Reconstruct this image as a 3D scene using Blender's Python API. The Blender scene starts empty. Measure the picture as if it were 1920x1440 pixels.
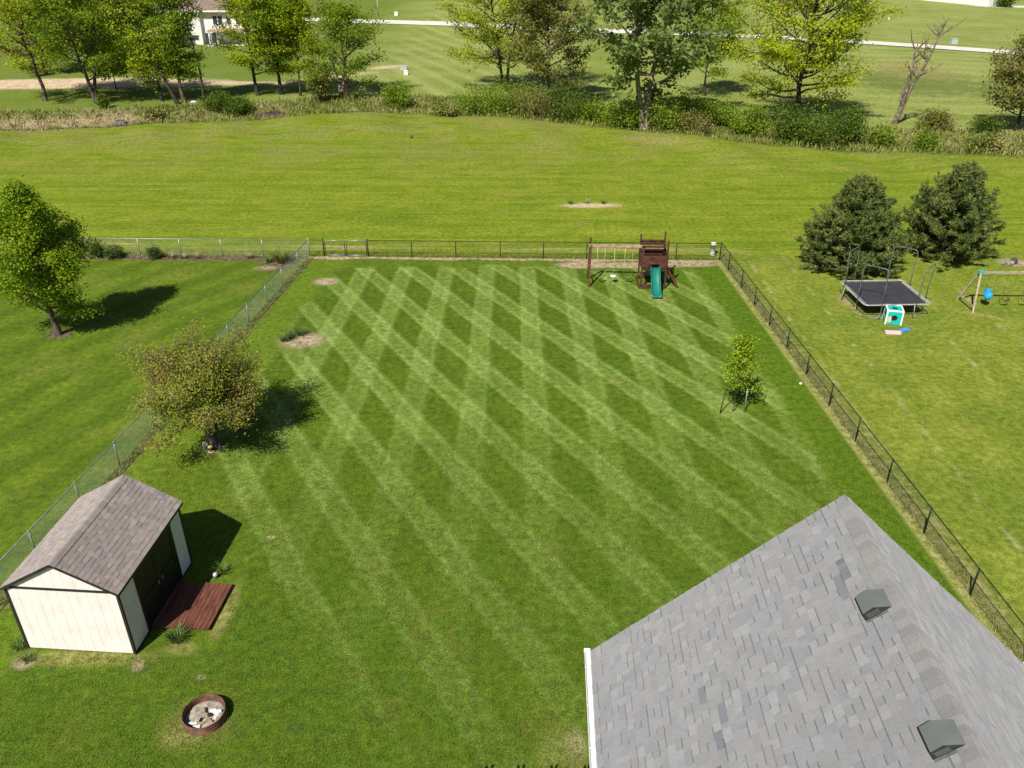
import bpy, math, random
import numpy as np
from mathutils import Vector
R = math.radians
sc = bpy.context.scene

# ---------------------------------------------------------------- camera, sky, sun, exposure
cam_d = bpy.data.cameras.new('camera'); cam = bpy.data.objects.new('camera', cam_d)
sc.collection.objects.link(cam); sc.camera = cam
cam.location = (0, 0, 20.0); cam.rotation_euler = (R(90 - 29.0), 0, 0)
cam_d.sensor_fit = 'HORIZONTAL'; cam_d.sensor_width = 36.0; cam_d.lens = 36.0 * 1540 / 1920
cam_d.clip_start = 0.1; cam_d.clip_end = 6000

SUN = Vector((0.42, 0.78, -1.0)).normalized()      # way the light travels
w = bpy.data.worlds.new('World'); sc.world = w; w.use_nodes = True
wn = w.node_tree; wn.nodes.clear()
sky = wn.nodes.new('ShaderNodeTexSky'); sky.sky_type = 'NISHITA'; sky.sun_disc = False
sky.sun_elevation = math.asin(-SUN.z); sky.sun_rotation = math.atan2(-SUN.x, -SUN.y)
sky.altitude = 200; sky.air_density = 1.0; sky.dust_density = 1.2; sky.ozone_density = 1.0
bg = wn.nodes.new('ShaderNodeBackground'); bg.inputs['Strength'].default_value = 0.05
wo = wn.nodes.new('ShaderNodeOutputWorld')
wn.links.new(sky.outputs[0], bg.inputs[0]); wn.links.new(bg.outputs[0], wo.inputs[0])
sd = bpy.data.lights.new('sun', 'SUN'); sd.energy = 5.0; sd.angle = R(0.53); sd.color = (1.0, 0.95, 0.86)
so = bpy.data.objects.new('sun', sd); sc.collection.objects.link(so)
so.rotation_euler = SUN.to_track_quat('-Z', 'Y').to_euler(); so.location = (-40, -80, 100)
sc.cycles.max_bounces = 6; sc.cycles.diffuse_bounces = 3
sc.view_settings.view_transform = 'Standard'; sc.view_settings.look = 'None'
sc.view_settings.exposure = 0.45; sc.view_settings.gamma = 1.0; sc.view_settings.use_curve_mapping = False

# ---------------------------------------------------------------- helpers
COL = sc.collection
def tag(o, label=None, cat=None, group=None, kind=None):
    if label: o['label'] = label
    if cat: o['category'] = cat
    if group: o['group'] = group
    if kind: o['kind'] = kind
    return o
def empty(name, loc, rz=0.0, label=None, cat=None, group=None):
    o = bpy.data.objects.new(name, None); COL.objects.link(o)
    o.location = loc; o.rotation_euler = (0, 0, rz); o.empty_display_size = 0.2
    return tag(o, label, cat, group)
def link_mesh(name, me, mat, parent=None, loc=None):
    o = bpy.data.objects.new(name, me); COL.objects.link(o)
    if mat is not None and not me.materials: me.materials.append(mat)
    if parent is not None: o.parent = parent
    if loc is not None: o.location = loc
    return o
def np_mesh(name, V, F, smooth=False):
    """V (n,3), F (m,k) arrays -> mesh"""
    V = np.asarray(V, dtype=np.float32); F = np.asarray(F, dtype=np.int32)
    me = bpy.data.meshes.new(name); k = F.shape[1]
    me.vertices.add(len(V)); me.vertices.foreach_set('co', V.ravel())
    me.loops.add(F.size); me.loops.foreach_set('vertex_index', F.ravel())
    me.polygons.add(len(F)); me.polygons.foreach_set('loop_start', np.arange(0, F.size, k, dtype=np.int32))
    if smooth: me.polygons.foreach_set('use_smooth', np.ones(len(F), dtype=bool))
    me.update(calc_edges=True)
    return me

class MB:
    """collects shapes, becomes ONE mesh"""
    def __init__(s): s.V = []; s.F = []
    def add(s, V, F):
        b = len(s.V); s.V += [tuple(v) for v in V]; s.F += [tuple(i + b for i in f) for f in F]; return s
    def box(s, c, d, rz=0.0, tilt=None):
        x, y, z = d[0] / 2, d[1] / 2, d[2] / 2
        P = [(-x,-y,-z),(x,-y,-z),(x,y,-z),(-x,y,-z),(-x,-y,z),(x,-y,z),(x,y,z),(-x,y,z)]
        ca, sa = math.cos(rz), math.sin(rz)
        V = [(c[0] + p[0]*ca - p[1]*sa, c[1] + p[0]*sa + p[1]*ca, c[2] + p[2]) for p in P]
        return s.add(V, [(0,3,2,1),(4,5,6,7),(0,1,5,4),(1,2,6,5),(2,3,7,6),(3,0,4,7)])
    def beam(s, p, q, wd, ht, up=(0,0,1)):
        p, q = Vector(p), Vector(q); d = (q - p).normalized(); u = Vector(up)
        if abs(d.dot(u)) > .97: u = Vector((0,1,0))
        a = d.cross(u).normalized() * wd/2; b = a.cross(d).normalized() * ht/2
        V = [p-a-b, p+a-b, p+a+b, p-a+b, q-a-b, q+a-b, q+a+b, q-a+b]
        return s.add(V, [(0,1,2,3),(7,6,5,4),(0,4,5,1),(1,5,6,2),(2,6,7,3),(3,7,4,0)])
    def tube(s, pts, r, n=8, closed=False, cap=True):
        pts = [Vector(p) for p in pts]; m = len(pts)
        rr = r if isinstance(r, (list, tuple)) else [r] * m
        ref = Vector((0,0,1)); V = []; prev = None
        for i, p in enumerate(pts):
            if closed: d = pts[(i+1) % m] - pts[i-1]
            else: d = pts[min(i+1, m-1)] - pts[max(i-1, 0)]
            d.normalize()
            if prev is None:
                u = ref if abs(d.z) < .9 else Vector((1,0,0)); a = d.cross(u).normalized()
            else: a = (prev - d * prev.dot(d)).normalized()
            prev = a; b = d.cross(a)
            for k in range(n):
                t = 2*math.pi*k/n; V.append(p + (a*math.cos(t) + b*math.sin(t)) * rr[i])
        F = []
        for i in range(m if closed else m-1):
            j = (i+1) % m
            for k in range(n): F.append((i*n+k, i*n+(k+1)%n, j*n+(k+1)%n, j*n+k))
        if cap and not closed: F += [tuple(range(n))[::-1], tuple((m-1)*n+k for k in range(n))]
        return s.add(V, F)
    def lathe(s, prof, n=24, c=(0,0,0)):
        V = [(c[0]+r*math.cos(2*math.pi*k/n), c[1]+r*math.sin(2*math.pi*k/n), c[2]+z) for r, z in prof for k in range(n)]
        F = [(i*n+k, i*n+(k+1)%n, (i+1)*n+(k+1)%n, (i+1)*n+k) for i in range(len(prof)-1) for k in range(n)]
        return s.add(V, F)
    def prism(s, poly, z0, z1):
        n = len(poly); V = [(x,y,z0) for x,y in poly] + [(x,y,z1) for x,y in poly]
        F = [tuple(range(n))[::-1], tuple(range(n,2*n))] + [(i,(i+1)%n,n+(i+1)%n,n+i) for i in range(n)]
        return s.add(V, F)
    def mesh(s, name, smooth=False):
        me = bpy.data.meshes.new(name); me.from_pydata([tuple(v) for v in s.V], [], s.F)
        if smooth: me.polygons.foreach_set('use_smooth', [True]*len(me.polygons))
        me.update(); return me
    def build(s, name, mat, parent=None, smooth=False, loc=None):
        return link_mesh(name, s.mesh(name, smooth), mat, parent, loc)

class NT:
    """small node writer"""
    def __init__(s, nt): s.nt = nt
    def n(s, t, **k):
        x = s.nt.nodes.new(t)
        for a, b in k.items(): setattr(x, a, b)
        return x
    def put(s, sock, v):
        if isinstance(v, bpy.types.NodeSocket): s.nt.links.new(v, sock)
        elif v is not None:
            if isinstance(v, (tuple, list)) and len(v) == 3 and sock.type == 'RGBA': v = (*v, 1)
            sock.default_value = v
    def m(s, op, a, b=None, c=None, clamp=False):
        x = s.n('ShaderNodeMath', operation=op, use_clamp=clamp)
        for i, v in enumerate((a, b, c)):
            if v is not None: s.put(x.inputs[i], v)
        return x.outputs[0]
    def add(s, a, b): return s.m('ADD', a, b)
    def sub(s, a, b): return s.m('SUBTRACT', a, b)
    def mul(s, a, b): return s.m('MULTIPLY', a, b)
    def mr(s, x, a, b, c=0.0, d=1.0, smooth=True):
        k = s.n('ShaderNodeMapRange', interpolation_type='SMOOTHSTEP' if smooth else 'LINEAR', clamp=True)
        for i, v in enumerate((x, a, b, c, d)): s.put(k.inputs[i], v)
        return k.outputs[0]
    def noise(s, vec, scale, detail=3.0, rough=.55, dist=0.0, col=False):
        k = s.n('ShaderNodeTexNoise')
        s.put(k.inputs['Vector'], vec)
        for nme, v in (('Scale', scale), ('Detail', detail), ('Roughness', rough), ('Distortion', dist)): s.put(k.inputs[nme], v)
        return k.outputs[1 if col else 0]
    def mix(s, f, a, b, bt='MIX'):
        k = s.n('ShaderNodeMix', data_type='RGBA', blend_type=bt, clamp_factor=True)
        s.put(k.inputs[0], f); s.put(k.inputs[6], a); s.put(k.inputs[7], b); return k.outputs[2]
    def comb(s, x, y, z):
        k = s.n('ShaderNodeCombineXYZ')
        for i, v in enumerate((x, y, z)): s.put(k.inputs[i], v)
        return k.outputs[0]
    def sep(s, v):
        k = s.n('ShaderNodeSeparateXYZ'); s.put(k.inputs[0], v); return k.outputs
    def bump(s, h, strength=.5, dist=.02):
        k = s.n('ShaderNodeBump'); s.put(k.inputs['Height'], h); k.inputs['Strength'].default_value = strength
        k.inputs['Distance'].default_value = dist; return k.outputs[0]
def new_mat(name):
    m = bpy.data.materials.new(name); m.use_nodes = True
    nt = m.node_tree; nt.nodes.clear(); t = NT(nt)
    b = t.n('ShaderNodeBsdfPrincipled'); o = t.n('ShaderNodeOutputMaterial')
    nt.links.new(b.outputs[0], o.inputs[0])
    return m, t, b, o
MATS = {}
def pmat(name, col, rough=.7, var=.15, scale=6.0, bump=0.0, metal=0.0, col2=None, spec=.3, stretch=None):
    """plain painted / weathered surface: noise-varied colour and a little relief"""
    if name in MATS: return MATS[name]
    m, t, b, o = new_mat(name)
    tc = t.n('ShaderNodeTexCoord').outputs['Object']
    if stretch:
        mp = t.n('ShaderNodeMapping'); mp.inputs['Scale'].default_value = stretch
        t.put(mp.inputs[0], tc); tc = mp.outputs[0]
    n1 = t.noise(tc, scale, 5.0, .6)
    c2 = col2 or tuple(max(0, c * (1 - 2.2*var)) for c in col)
    c1 = tuple(min(1, c * (1 + .8*var)) for c in col)
    t.put(b.inputs['Base Color'], t.mix(t.mr(n1, .3, .72), c2, c1))
    t.put(b.inputs['Roughness'], t.mr(n1, .2, .8, max(0, rough-.12), min(1, rough+.1)))
    b.inputs['Metallic'].default_value = metal; b.inputs['Specular IOR Level'].default_value = spec
    if bump: t.put(b.inputs['Normal'], t.bump(t.noise(tc, scale*5, 4.0), bump, .01))
    MATS[name] = m; return m
def leaf_mat(name, dark, light, alt=None, clump=.8, trans=.45, alt0=.62):
    if name in MATS: return MATS[name]
    m, t, b, o = new_mat(name); nt = t.nt
    g = t.n('ShaderNodeNewGeometry'); rnd = g.outputs['Random Per Island']
    pos = t.n('ShaderNodeTexCoord').outputs['Object']
    cl = t.noise(pos, clump, 2.0, .5)
    f = t.add(t.mul(rnd, .55), t.mul(t.mr(cl, .3, .7), .45))
    c = t.mix(f, dark, light)
    if alt: c = t.mix(t.mr(t.add(t.mul(rnd, .35), cl), alt0, alt0 + .23), c, alt)
    t.put(b.inputs['Base Color'], c); b.inputs['Roughness'].default_value = .55; b.inputs['Specular IOR Level'].default_value = .25
    tr = t.n('ShaderNodeBsdfTranslucent'); t.put(tr.inputs[0], t.mix(.5, c, light))
    mx = t.n('ShaderNodeMixShader'); mx.inputs[0].default_value = trans
    nt.links.new(b.outputs[0], mx.inputs[1]); nt.links.new(tr.outputs[0], mx.inputs[2]); nt.links.new(mx.outputs[0], o.inputs[0])
    MATS[name] = m; return m

# ---------------------------------------------------------------- lie of the land
EDGE_X = [-400,-57.2,-49.2,-40.9,-32.3,-23.6,-13.8,-3.9,8.6,17.2,23.9,34.8,42.4,51.1,400]
EDGE_Y = [80, 93.9,95.8,98.1,100.3,104.4,104.7,102.8,97.6,93.3,89.2,84.6,83.5,82.6,60]
def edge_y(x): return np.interp(x, EDGE_X, EDGE_Y)
def hz(x, y):
    x = np.asarray(x, float); y = np.asarray(y, float)
    d = y - edge_y(x)
    z = np.where((d > 0) & (d < 12), -0.9*np.sin(np.pi*np.clip(d/12, 0, 1))**2, 0.0)
    near = np.exp(-((d + 5)/6.0)**2)
    z = z + near * (.22*np.sin(x*.31 + 1.3) + .16*np.sin(x*.73 + y*.2) + .12)
    far = np.clip((d - 14)/40, 0, 1)
    z = z + far * (.5*np.sin(x*.05 + y*.03) + .35*np.sin(x*.021 - y*.05 + 2))
    return z
def xl(y): return -14.2 - .1*(53.8 - y)
def xr(y): return 14.37 + .041*(53.8 - y)
def yb(x): return 54.1 - .027*x

xs = np.unique(np.concatenate([np.linspace(-3000,-420,14), np.arange(-420,-90,15), np.arange(-90,90.1,1.0), np.arange(90,421,15), np.linspace(420,3000,14)]))
ys = np.unique(np.concatenate([np.linspace(-3000,-100,12), np.arange(-100,70,8.0), np.arange(70,135.1,1.0), np.arange(135,400,6.0), np.linspace(400,4000,24)]))
GX, GY = np.meshgrid(xs, ys)
GZ = hz(GX, GY); GZ[(np.abs(GX) > 415)] *= 0
GV = np.stack([GX.ravel(), GY.ravel(), GZ.ravel()], 1)
nx, ny = len(xs), len(ys)
ii = (np.arange(ny-1)[:,None]*nx + np.arange(nx-1)[None,:]).ravel()
GF = np.stack([ii, ii+1, ii+nx+1, ii+nx], 1)

# ---- grass materials, laid out in world metres (one per sheet)
class Grass:
    def __init__(s, name):
        s.mat, t, s.b, o = new_mat(name); s.t = t
        s.pos = t.n('ShaderNodeNewGeometry').outputs['Position']
        s.PX, s.PY, PZ = t.sep(s.pos)
        s.big = t.noise(s.pos, .09, 2.0, .55); s.mid = t.noise(s.pos, .55, 3.0, .6); s.sm = t.noise(s.pos, 3.2, 3.0, .68)
        s.fine = t.noise(s.pos, 19.0, 2.0, .75)
        s.wob = t.sub(t.noise(s.pos, .3, 1.0), .5); s.wobf = t.mul(t.sub(s.sm, .5), .34)
        Ym = t.sub(53.8, s.PY); s.Ym = Ym
        s.d_left = t.sub(s.PX, t.sub(-14.2, t.mul(Ym, .1)))
        s.d_right = t.sub(t.add(14.37, t.mul(Ym, .041)), s.PX)
        s.d_back = t.sub(t.sub(54.1, t.mul(s.PX, .027)), s.PY)
        s.soil = t.mix(t.mr(s.sm, .3, .7), (.27, .20, .125), (.42, .335, .22))
        s.mulch = t.mix(t.mr(s.sm, .3, .7), (.085, .060, .042), (.17, .125, .085))
        s.straw = t.mix(t.mr(s.sm, .3, .7), (.21, .185, .050), (.34, .29, .12))
    def patch(s, c, cc, k, cx_, cy_, rx, ry, rz=0.0, soft=.38, amp=1.0):
        t = s.t; dx, dy = t.sub(s.PX, cx_), t.sub(s.PY, cy_); ca, sa = math.cos(rz), math.sin(rz)
        a = t.m('DIVIDE', t.add(t.mul(dx, ca), t.mul(dy, sa)), rx); bb = t.m('DIVIDE', t.sub(t.mul(dy, ca), t.mul(dx, sa)), ry)
        r = t.m('SQRT', t.add(t.mul(a, a), t.mul(bb, bb)))
        r = t.add(r, t.mul(t.sub(s.sm if min(rx, ry) < 1.3 else s.mid, .5), amp*2))
        return t.mix(t.mul(t.mr(r, 1 - soft, 1 + soft, 1, 0), k), c, cc)
    def finish(s, c, lo=(.36, .42, .36), hi=(1.56, 1.50, 1.6), bump=.5):
        t = s.t
        tex = t.add(t.mul(s.fine, .56), t.mul(s.sm, .44))
        c = t.mix(1.0, c, t.mix(t.mr(tex, .36, .66, 0, 1, smooth=False), lo, hi), 'MULTIPLY')
        t.put(s.b.inputs['Base Color'], c); s.b.inputs['Roughness'].default_value = .9; s.b.inputs['Specular IOR Level'].default_value = .08
        t.put(s.b.inputs['Normal'], t.bump(s.fine, bump, .05)); return s.mat

# the yard: two crossing sets of mower stripes, headlands, thin spots
g = Grass('yard_grass'); t = g.t
def stripe(u, period, phase, duty, soft=.08):
    f = t.m('FRACT', t.m('DIVIDE', t.sub(u, phase), period))
    band = t.mul(t.mr(f, 0, soft), t.mr(f, duty - soft, duty, 1, 0))
    e = t.m('MAXIMUM', t.mr(t.m('ABSOLUTE', t.sub(f, .06)), 0, .11, 1, 0), t.mr(t.m('ABSOLUTE', t.sub(f, duty - .06)), 0, .11, 1, 0))
    dk = t.mr(t.m('ABSOLUTE', t.sub(f, duty + .08)), 0, .09, 1, 0)
    return band, e, dk
X = t.add(g.PX, t.add(t.mul(g.wob, .22), t.mul(g.wobf, .26))); Y = t.add(g.PY, t.mul(g.wobf, .26))
u1 = t.add(t.mul(X, .8616), t.mul(Y, .5075))
u2 = t.m('DIVIDE', X, t.add(1.0, t.mul(t.sub(42.0, Y), .0045)))
b1, e1, k1 = stripe(u1, 2.66, 17.25, .46); b2, e2, k2 = stripe(u2, 2.85, .42, .46)
inset = t.mul(t.mul(t.mr(t.sub(t.add(g.d_left, t.mul(g.wob, 2.5)), t.m('MAXIMUM', t.mul(t.sub(30.0, g.PY), .8), 0.0)), 2.2, 3.6), t.mr(t.add(g.d_right, t.mul(g.wob, 1.2)), 1.9, 2.4)), t.mr(t.add(g.d_back, t.mul(g.wob, 2.6)), 1.4, 2.3))
fadeA = t.mr(g.PY, 13, 36, .26, 1.0, smooth=False); fadeB = t.mr(g.PY, 17, 42, .06, 1.0, smooth=False)  # stripe sheen painted as colour, faded towards the camera as the view steepens
pt = t.mr(g.mid, .25, .72, .82, 1.1)
st = t.mul(t.mul(t.add(t.mul(t.add(t.mul(b1, .31), t.mul(e1, .34)), fadeA), t.mul(t.add(t.mul(b2, .36), t.mul(e2, .16)), fadeB)), pt), inset)
both = t.mul(t.sub(1.0, b1), t.sub(1.0, b2))
dk = t.mul(t.mul(t.add(t.m('MAXIMUM', t.mul(k1, .35), t.mul(k2, .4)), t.mul(both, .42)), inset), fadeB)
c = t.mix(t.mr(g.mid, .3, .75), (.076, .128, .0085), (.106, .164, .0115))
c = t.mix(t.mul(t.mr(g.big, .45, .7), .5), c, (.124, .172, .014))
c = t.mix(t.mul(t.mr(g.PY, 17, 34, .55, 0), t.mr(g.sm, .25, .6, .6, 1)), c, (.062, .112, .0085))  # painted darker towards the camera, like shade seen between the blades
c = t.mix(t.mul(dk, .6), c, (.043, .080, .006))
c = t.mix(t.m('MINIMUM', t.mul(st, .75), 1.0), c, (.255, .340, .088))
dr = t.add(g.d_right, t.mul(g.wobf, 1.0))
c = t.mix(t.mul(t.mul(t.mr(dr, .35, .6), t.mr(dr, 1.7, 2.1, 1, 0)), .7), c, (.074, .136, .007))
dl = t.add(g.d_left, t.mul(g.wob, 2.0))
c = t.mix(t.mul(t.mul(t.mr(dl, .3, .9), t.mr(dl, 1.9, 2.9, 1, 0)), .4), c, (.130, .200, .016))
thin = t.mul(t.mr(t.noise(g.pos, .5, 3.0, .7, .5), .52, .70), t.mr(g.PY, 16, 36, 1.0, .3))
c = t.mix(t.mul(thin, .36), c, (.135, .125, .024))
blu = t.mul(t.mr(t.noise(g.pos, 1.1, 2.0, .7), .55, .72), t.mr(g.PY, 14, 30, .6, .15))
c = t.mix(blu, c, (.050, .088, .018))
clmp = t.noise(g.pos, 1.9, 3.0, .7)
c = t.mix(t.mr(clmp, .54, .70, 0, .38), c, (.052, .092, .0075))
c = t.mix(t.mr(clmp, .46, .30, 0, .25), c, (.135, .165, .014))
jit = t.mul(g.wobf, .8)
nz = t.mr(g.sm, .35, .65)
wl = t.mr(t.add(g.d_left, jit), .38, .62, 1, 0)
c = t.mix(t.mul(wl, t.add(.2, t.mul(nz, .6))), c, (.20, .175, .080))
wb = t.mr(t.add(g.d_back, t.mul(g.wob, 1.1)), .35, .6, 1, 0)
c = t.mix(t.mul(wb, .9), c, g.soil)
wr2 = t.mul(t.mr(t.add(g.d_right, jit), .26, .50, 1, 0), .7)
c = t.mix(wr2, c, (.33, .31, .10))
for a in [(g.soil, .97, -12.05, 49.75, .78, .62), (g.soil, .95, -11.65, 41.1, 1.2, 1.0),
          (g.soil, .95, 4.9, 52.75, 1.9, .62, 0, .25, .4), (g.soil, .93, 8.3, 52.7, 3.6, .55, 0, .25, .5), (g.soil, .9, 12.3, 52.9, 1.7, .5), (g.straw, .55, 8.95, 46.9, .6, .4),
          (g.straw, .34, -9.05, 15.9, 1.0, .85), (g.straw, .35, -9.5, 15.5, .5, .4), (g.straw, .5, -13.4, 18.35, 2.2, .36), (g.straw, .45, -10.5, 18.75, .5, .3),
          (g.straw, .55, -9.6, 20.4, .32, 1.3), (g.soil, .7, -15.2, 18.15, .35, .25), (g.straw, .3, 1.4, 14.7, .7, 1.2), (g.soil, .35, 1.8, 15.2, .3, .5),
          (g.soil, .6, -11.6, 18.05, .2, .25), (g.soil, .75, -9.05, 24.2, .2, .11), (g.soil, .5, -9.5, 17.6, .15, .1),
          (g.mulch, .55, -13.2, 30.2, .6, .5), (g.straw, .25, 10.5, 33.2, .5, .4), (g.straw, .5, 5.0, 36.2, .5, .12)]:
    c = g.patch(c, *a)
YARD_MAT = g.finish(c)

# neighbour on the left
g = Grass('left_lawn_grass'); t = g.t
ul = t.add(t.mul(g.PX, .848), t.add(t.mul(g.PY, -.53), t.mul(g.big, 4.0)))
fl = t.m('SINE', t.mul(t.add(ul, t.mul(g.wobf, .6)), 2.35))
c = t.mix(t.mr(g.mid, .3, .75), (.082, .134, .0095), (.124, .178, .0135))
c = t.mix(t.mul(t.mr(fl, -.5, .9, 0, .7), t.mr(g.mid, .3, .7, .5, 1)), c, (.056, .100, .0075))
c = t.mix(t.mul(t.mr(t.noise(g.pos, .25, 2.0), .5, .7), .5), c, (.155, .180, .028))
clmp = t.noise(g.pos, 1.6, 3.0, .7)
c = t.mix(t.mr(clmp, .54, .70, 0, .5), c, (.060, .102, .009))
c = t.mix(t.mr(clmp, .46, .30, 0, .4), c, (.150, .176, .022))
for a in [(g.mulch, .95, -23.5, 54.15, 8.8, .50, -.02, .25, .4), (g.mulch, .9, -16.0, 52.9, 1.2, 1.2), (g.soil, .6, -16.6, 52.2, .8, .4), (g.mulch, .95, -25.5, 41.8, .7, .55)]: c = g.patch(c, *a)
LEFT_MAT = g.finish(c)

# neighbour on the right
g = Grass('right_lawn_grass'); t = g.t
c = t.mix(t.mr(g.mid, .28, .75), (.158, .196, .022), (.215, .248, .036))
fr_ = t.m('SINE', t.mul(t.add(t.add(g.PX, t.mul(g.PY, .04)), t.mul(g.wob, 1.2)), 2.2))
c = t.mix(t.mr(fr_, -.3, 1, 0, .42), c, (.130, .184, .015))
c = t.mix(t.mul(t.mr(t.noise(g.pos, .17, 2.0), .46, .64), .6), c, (.112, .165, .017))
def row(x0, wdt, slope=0.0):
    return t.mr(t.m('ABSOLUTE', t.sub(t.add(g.PX, t.mul(g.wobf, 1.2)), t.add(x0, t.mul(g.Ym, slope)))), 0, wdt, 1, 0)
rows = t.m('MAXIMUM', t.m('MAXIMUM', row(18.9, .24, -.006), row(16.3, .25)), t.m('MAXIMUM', row(24.6, .22, -.02), row(28.4, .28, -.03)))
rows = t.mul(rows, t.mr(t.noise(g.pos, .9, 3.0, .7), .45, .68))
c = t.mix(t.mul(rows, .6), c, (.40, .375, .19))
drj = t.add(g.d_right, t.mul(g.wobf, 1.4))
c = t.mix(t.mul(t.mr(drj, -1.3, -.1), t.add(.22, t.mul(t.mr(g.sm, .35, .65), .5))), c, (.30, .275, .120))
clmp = t.noise(g.pos, 1.4, 3.0, .7)
c = t.mix(t.mr(clmp, .54, .70, 0, .5), c, (.115, .160, .012))
c = t.mix(t.mr(clmp, .46, .30, 0, .45), c, (.250, .258, .050))
for a in [(g.soil, .9, 34.4, 53.2, 1.1, .7), (g.straw, .35, 22.2, 45.9, 2.3, 2.2), (g.straw, .6, 27.6, 44.6, 1.6, .25, -.5), (g.soil, .5, 20.5, 46.6, .3, .9)]: c = g.patch(c, *a)
RIGHT_MAT = g.finish(c)

# the open field, the creek strip and the far lawns
g = Grass('field_grass'); t = g.t
c = t.mix(t.mr(g.mid, .3, .75), (.146, .196, .012), (.200, .248, .020))
ns = t.noise(t.comb(t.mul(g.PX, .05), t.mul(g.PY, .85), 0.0), 1.0, 3.0, .6, .15)
c = t.mix(t.mr(ns, .42, .66, 0, .75), c, (.108, .170, .009))
ns2 = t.noise(t.comb(t.mul(g.PX, .07), t.mul(g.PY, 1.9), 3.0), 1.0, 2.0, .6)
c = t.mix(t.mr(ns2, .52, .72, 0, .6), c, (.245, .268, .034))
c = t.mix(t.mul(t.mul(t.mr(g.PY, 70, 92), t.mr(t.noise(g.pos, .16, 3.0, .6), .38, .62)), .75), c, (.205, .210, .052))
rg_ = t.noise(t.comb(t.mul(g.PX, .55), g.PY, 7.0), .55, 4.0, .72)
c = t.mix(t.mr(rg_, .50, .68, 0, .45), c, (.225, .232, .042))
c = t.mix(t.mr(rg_, .48, .32, 0, .5), c, (.092, .150, .009))
wo_ = t.mul(t.mr(t.m('ABSOLUTE', t.add(g.d_back, t.add(1.9, g.wob))), .1, .7, 1, 0), t.mul(t.mr(ns2, .46, .60), t.mr(g.PX, 14, 18, 1, 0)))
c = t.mix(t.mul(wo_, .7), c, (.42, .36, .19))
far = t.mix(t.mr(g.big, .35, .65), (.180, .225, .042), (.238, .275, .072))
far = t.mix(t.mul(t.mr(t.m('SINE', t.mul(t.add(t.mul(g.PX, .93), t.mul(g.PY, .37)), 1.5)), -.3, .9), t.mr(t.m('ABSOLUTE', t.add(g.PX, 8.0)), 8, 20, .45, 0)), far, (.330, .345, .135))
far = t.mix(t.mul(t.mr(t.m('SINE', t.mul(t.add(t.mul(g.PX, .25), t.add(t.mul(g.PY, .97), t.mul(g.wob, 3.0))), 1.2)), -.3, .9), t.mr(g.PX, 25, 60, 0, .5)), far, (.305, .325, .115))
far = t.mix(t.mr(g.PX, -42, -22, .7, 0), far, (.105, .155, .018))
ex = t.n('ShaderNodeFloatCurve'); cv = ex.mapping.curves[0]
cv.points[0].location = (0, (92-60)/60.); cv.points[1].location = (1, (80-60)/60.)
for a_, b_ in zip(EDGE_X[1:-1], EDGE_Y[1:-1]): cv.points.new((a_+80)/160., (b_-60)/60.)
ex.mapping.update(); t.put(ex.inputs[1], t.m('DIVIDE', t.add(g.PX, 80.0), 160.0))
d_edge = t.add(t.sub(g.PY, t.add(60.0, t.mul(ex.outputs[0], 60.0))), t.mul(t.sub(g.mid, .5), 2.6))
creek = t.mix(t.mr(t.noise(g.pos, .35, 3.0, .65), .38, .62), (.095, .130, .020), (.185, .175, .062))
creek = t.mix(t.mul(t.mr(g.PX, -48, -36, 1, 0), t.mr(g.mid, .3, .6)), creek, (.34, .265, .15))
c = t.mix(t.mr(d_edge, 0, .9), c, creek)
c = t.mix(t.mr(d_edge, 10.0, 13.0), c, far)
clay = t.mix(t.mr(g.mid, .3, .7), (.47, .34, .21), (.62, .49, .34))
for a in [((.50, .40, .27), .92, 6.5, 66.5, 2.4, .62, .03, .3, 1.4), ((.20, .215, .035), .5, .5, 70.5, 3.2, 1.0), ((.090, .150, .010), .5, -9, 62.5, 3.0, 1.2), (g.straw, .45, 16, 90.0, 5, 1.6, -.4),
          (clay, .95, -66, 126.5, 26, 4.4, -.01, .2, .3), (clay, .8, -40, 126.2, 10, 1.5), (clay, .75, -27, 133, 6, 1.6, .75), (clay, .8, -20.5, 143.5, 3.5, 1.6, .9),
          ((.62, .58, .52), .95, -98, 216, 9, 5), ((.095, .135, .030), .7, 60, 128, 9, 11, .3), (g.straw, .5, 63, 138, 7, 9, .3), ((.60, .57, .52), .9, 152, 268, 14, 5, .2)]: c = g.patch(c, *a)
FIELD_MAT = g.finish(c, (.42, .46, .42), (1.5, 1.46, 1.52))

ground = tag(link_mesh('ground', np_mesh('ground', GV, GF, True), FIELD_MAT), kind='structure')
def wobble_line(p, q, amp, step_, rng):
    n = max(2, int(math.hypot(q[0]-p[0], q[1]-p[1]) / step_)); out = []
    nx_, ny_ = -(q[1]-p[1]), q[0]-p[0]; L = math.hypot(nx_, ny_)
    for i in range(n):
        f = i / n; a = (rng.random() - .5) * 2 * amp if i else 0
        out.append((p[0]+(q[0]-p[0])*f + nx_/L*a, p[1]+(q[1]-p[1])*f + ny_/L*a))
    return out
def lawn_sheet(name, poly, mat, z):
    me = bpy.data.meshes.new(name); me.from_pydata([(x, y, z) for x, y in poly], [], [tuple(range(len(poly)))]); me.update()
    return tag(link_mesh(name, me, mat), kind='structure')
rg = random.Random(5)
lawn_sheet('left_lawn', [(-75, -12), (xl(-12), -12)] + wobble_line((xl(10), 10), (xl(54.3), 54.3), .03, .4, rg) + [(xl(54.3), yb(-14)), (-75, 55.6)], LEFT_MAT, .004)
A, B_, C_, D_ = (xl(-12), -12), (xr(-12) - .28, -12), (xr(53.9) - .28, 53.6), (xl(54.4), yb(-14))
lawn_sheet('yard_lawn', [A] + [B_] + wobble_line((xr(8) - .28, 8), C_, .04, .25, rg) + wobble_line(C_, D_, .05, .3, rg) + [D_], YARD_MAT, .008)
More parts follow.
